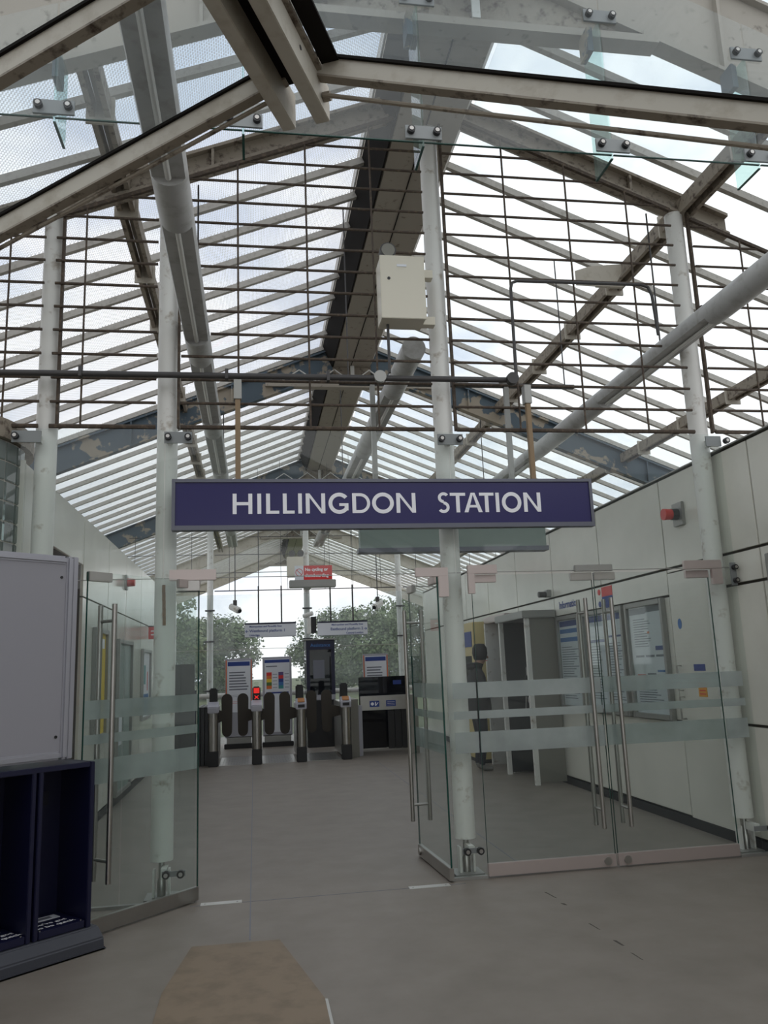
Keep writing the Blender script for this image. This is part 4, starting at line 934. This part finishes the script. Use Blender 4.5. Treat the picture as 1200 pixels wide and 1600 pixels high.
# ------------------------------------------------------------------ person at the ticket machines
def person():
    root = Vector((3.36, 12.25, 0)); t = thing('person', 'person in a black hooded jacket and dark trousers standing at the machines', 'person', tuple(root))
    P = {}
    me = bpy.data.meshes.new('body'); vs = []; es = []; rad = []
    def v(p, r, par=None):
        vs.append(Vector(p)); rad.append(r); i = len(vs)-1
        if par is not None: es.append((par, i))
        return i
    # local: +x faces the machines
    pel = v((0, 0, .95), .175); sp = v((-.03, 0, 1.15), .19, pel); ch = v((-.03, 0, 1.36), .20, sp); ne = v((.01, 0, 1.52), .075, ch); hd = v((.05, 0, 1.60), .085, ne); h2 = v((.065, 0, 1.68), .098, hd); h3 = v((.055, 0, 1.755), .075, h2)
    for s in (-1, 1):
        hip = v((0, s*.10, .88), .11, pel); kn = v((.03, s*.11, .50), .072, hip); an = v((-.02, s*.115, .10), .048, kn); he = v((-.01, s*.115, .045), .04, an); v((.15, s*.125, .035), .034, he)
        sh = v((-.01, s*.19, 1.43), .075, ch); el = v((-.03, s*.27, 1.15), .068, sh); wr_ = v((.15, s*.21, 1.09), .042, el); pm = v((.20, s*.19, 1.10), .036, wr_)
        for j in range(4):
            f1 = v((.25, s*(.165+.017*j), 1.105), .010, pm); v((.285+.006*(j in (1, 2)), s*(.165+.017*j), 1.085), .008, f1)
        th = v((.21, s*.155, 1.125), .011, pm); v((.245, s*.145, 1.13), .009, th)
    me.from_pydata(vs, es, []); o = bpy.data.objects.new('body', me); C.objects.link(o)
    sk = o.modifiers.new('skin', 'SKIN'); ss = o.modifiers.new('sub', 'SUBSURF'); ss.levels = 2; ss.render_levels = 2
    for i, r in enumerate(rad):
        o.data.skin_vertices[0].data[i].radius = (r, r); o.data.skin_vertices[0].data[i].use_root = (i == 0)
    dg = bpy.context.evaluated_depsgraph_get(); m2 = bpy.data.meshes.new_from_object(o.evaluated_get(dg)); bpy.data.objects.remove(o)
    m2.materials.clear()
    for k in ('jacket', 'trousers', 'skin', 'shoe'): m2.materials.append(K[k])
    zmin = min(v_.co.z for v_ in m2.vertices)
    for v_ in m2.vertices:
        v_.co.z -= zmin
        if v_.co.z > 1.4: v_.co.x += .35*max(0, v_.co.z-1.5)*.5
    for p in m2.polygons:
        c = p.center; p.use_smooth = True
        p.material_index = 2 if c.z > 1.56 or c.x > .20 and 1.0 < c.z < 1.25 else 0 if c.z > .82 else 3 if c.z < .09 else 1
    b = bpy.data.objects.new('body', m2); C.objects.link(b); b.parent = t; WM[b.name] = WM[t.name].copy()
    hm = MB().lathe([(.005, .03), (.075, .02), (.112, -.04), (.118, -.12), (.10, -.20), (.07, -.24)], (root.x+.075, root.y, 1.845), 20).build('hair', 'hair', t, smooth=True)
    MB().lathe([(.10, -.02), (.135, .02), (.13, .07), (.085, .09)], (root.x-.03, root.y, 1.50), 18).build('hood', 'jacket', t, smooth=True)
    MB().lathe([(.205, -.18), (.215, -.10), (.20, .1), (.205, .25)], (root.x-.01, root.y, 1.0), 20).build('jacket_hem', 'jacket', t, smooth=True)
    fx = root.x+.195
    MB().lathe([(.004, -.02), (.016, 0), (.004, .025)], (fx, root.y, 1.66), 8).build('nose', 'skin', t, smooth=True)
    for s in (-1, 1):
        MB().lathe([(.003, -.008), (.010, 0), (.003, .008)], (fx-.022, root.y+s*.032, 1.69), 8).build('eye', 'black', t, smooth=True)
    MB().box(fx-.03, fx-.012, root.y-.025, root.y+.025, 1.605, 1.615).build('mouth', 'red', t)
person()

# ------------------------------------------------------------------ trees beyond
def tree(x, y, h, r, n, label, m='leaf', seed=1, z0=-.5, low=.12):
    rnd = random.Random(seed); t = thing('tree', label, 'tree', (x, y, z0), group='trees beyond the far screen')
    MB().cyl((x, y, z0), (x, y, z0+h*.6), .3, 8, .12).build('trunk', 'trunk', t)
    cl_ = []
    for k in range(34):
        a = rnd.uniform(0, 6.283); u = rnd.random()**.5; zz = rnd.uniform(low, .92)
        pr = math.sin(min(1, (zz-low+.12)*1.5)*math.pi*.5)*math.sqrt(max(.05, 1-max(0, (zz-.55)/.45)**2))
        cl_.append((x+r*u*pr*math.cos(a), y+r*u*pr*math.sin(a), z0+h*zz, r*rnd.uniform(.24, .40)))
    m_ = MB()
    for k in range(n):
        c = cl_[k % len(cl_)]; d = Vector((rnd.gauss(0, 1), rnd.gauss(0, 1), rnd.gauss(0, 1))).normalized()*c[3]*rnd.uniform(.55, 1.12)
        p = Vector(c[:3])+d; a = Vector((rnd.gauss(0, 1), rnd.gauss(0, 1), rnd.gauss(0, .6))).normalized()*rnd.uniform(.08, .17); b = a.cross(d).normalized()*rnd.uniform(.06, .13)
        m_.add([p-a, p+b, p+a, p-b], [(0, 1, 2, 3)])
    o = bpy.data.objects.new('foliage', None)
    me = bpy.data.meshes.new('foliage'); me.from_pydata(m_.v, [], m_.f); me.materials.append(K[m]); bpy.data.objects.remove(o)
    core = MB()
    o = bpy.data.objects.new('foliage', me); C.objects.link(o); o.parent = t; o['kind'] = 'stuff'
    inv = WM[t.name].inverted()
    for v_ in me.vertices: v_.co = inv @ v_.co
T = [(-6.6, 62, 8.6, 3.0, 15000, 'tall loose tree left of the left far column', 'leaf2', 3), (-3.2, 66, 6.2, 3.4, 15000, 'rounded tree seen beside the left far column', 'leaf', 4),
     (6.6, 74, 7.2, 3.6, 15000, 'rounded tree behind the assistance booth', 'leaf', 5), (9.2, 64, 7.2, 3.2, 15000, 'dark tree behind the eastbound sign', 'leaf', 6),
     (14.9, 72, 8.4, 3.5, 15000, 'dark tree left of the right far column', 'leaf', 7), (16.6, 62, 6.6, 3.0, 15000, 'paler tree seen through the right glass door leaf', 'leaf2', 8), (-11, 70, 7.5, 3.6, 15000, 'tree at the far left behind the rust-streaked column', 'leaf', 9), (24, 70, 7.0, 3.6, 15000, 'tree behind the payphone kiosk side', 'leaf', 10)]
for a in T: tree(*a)
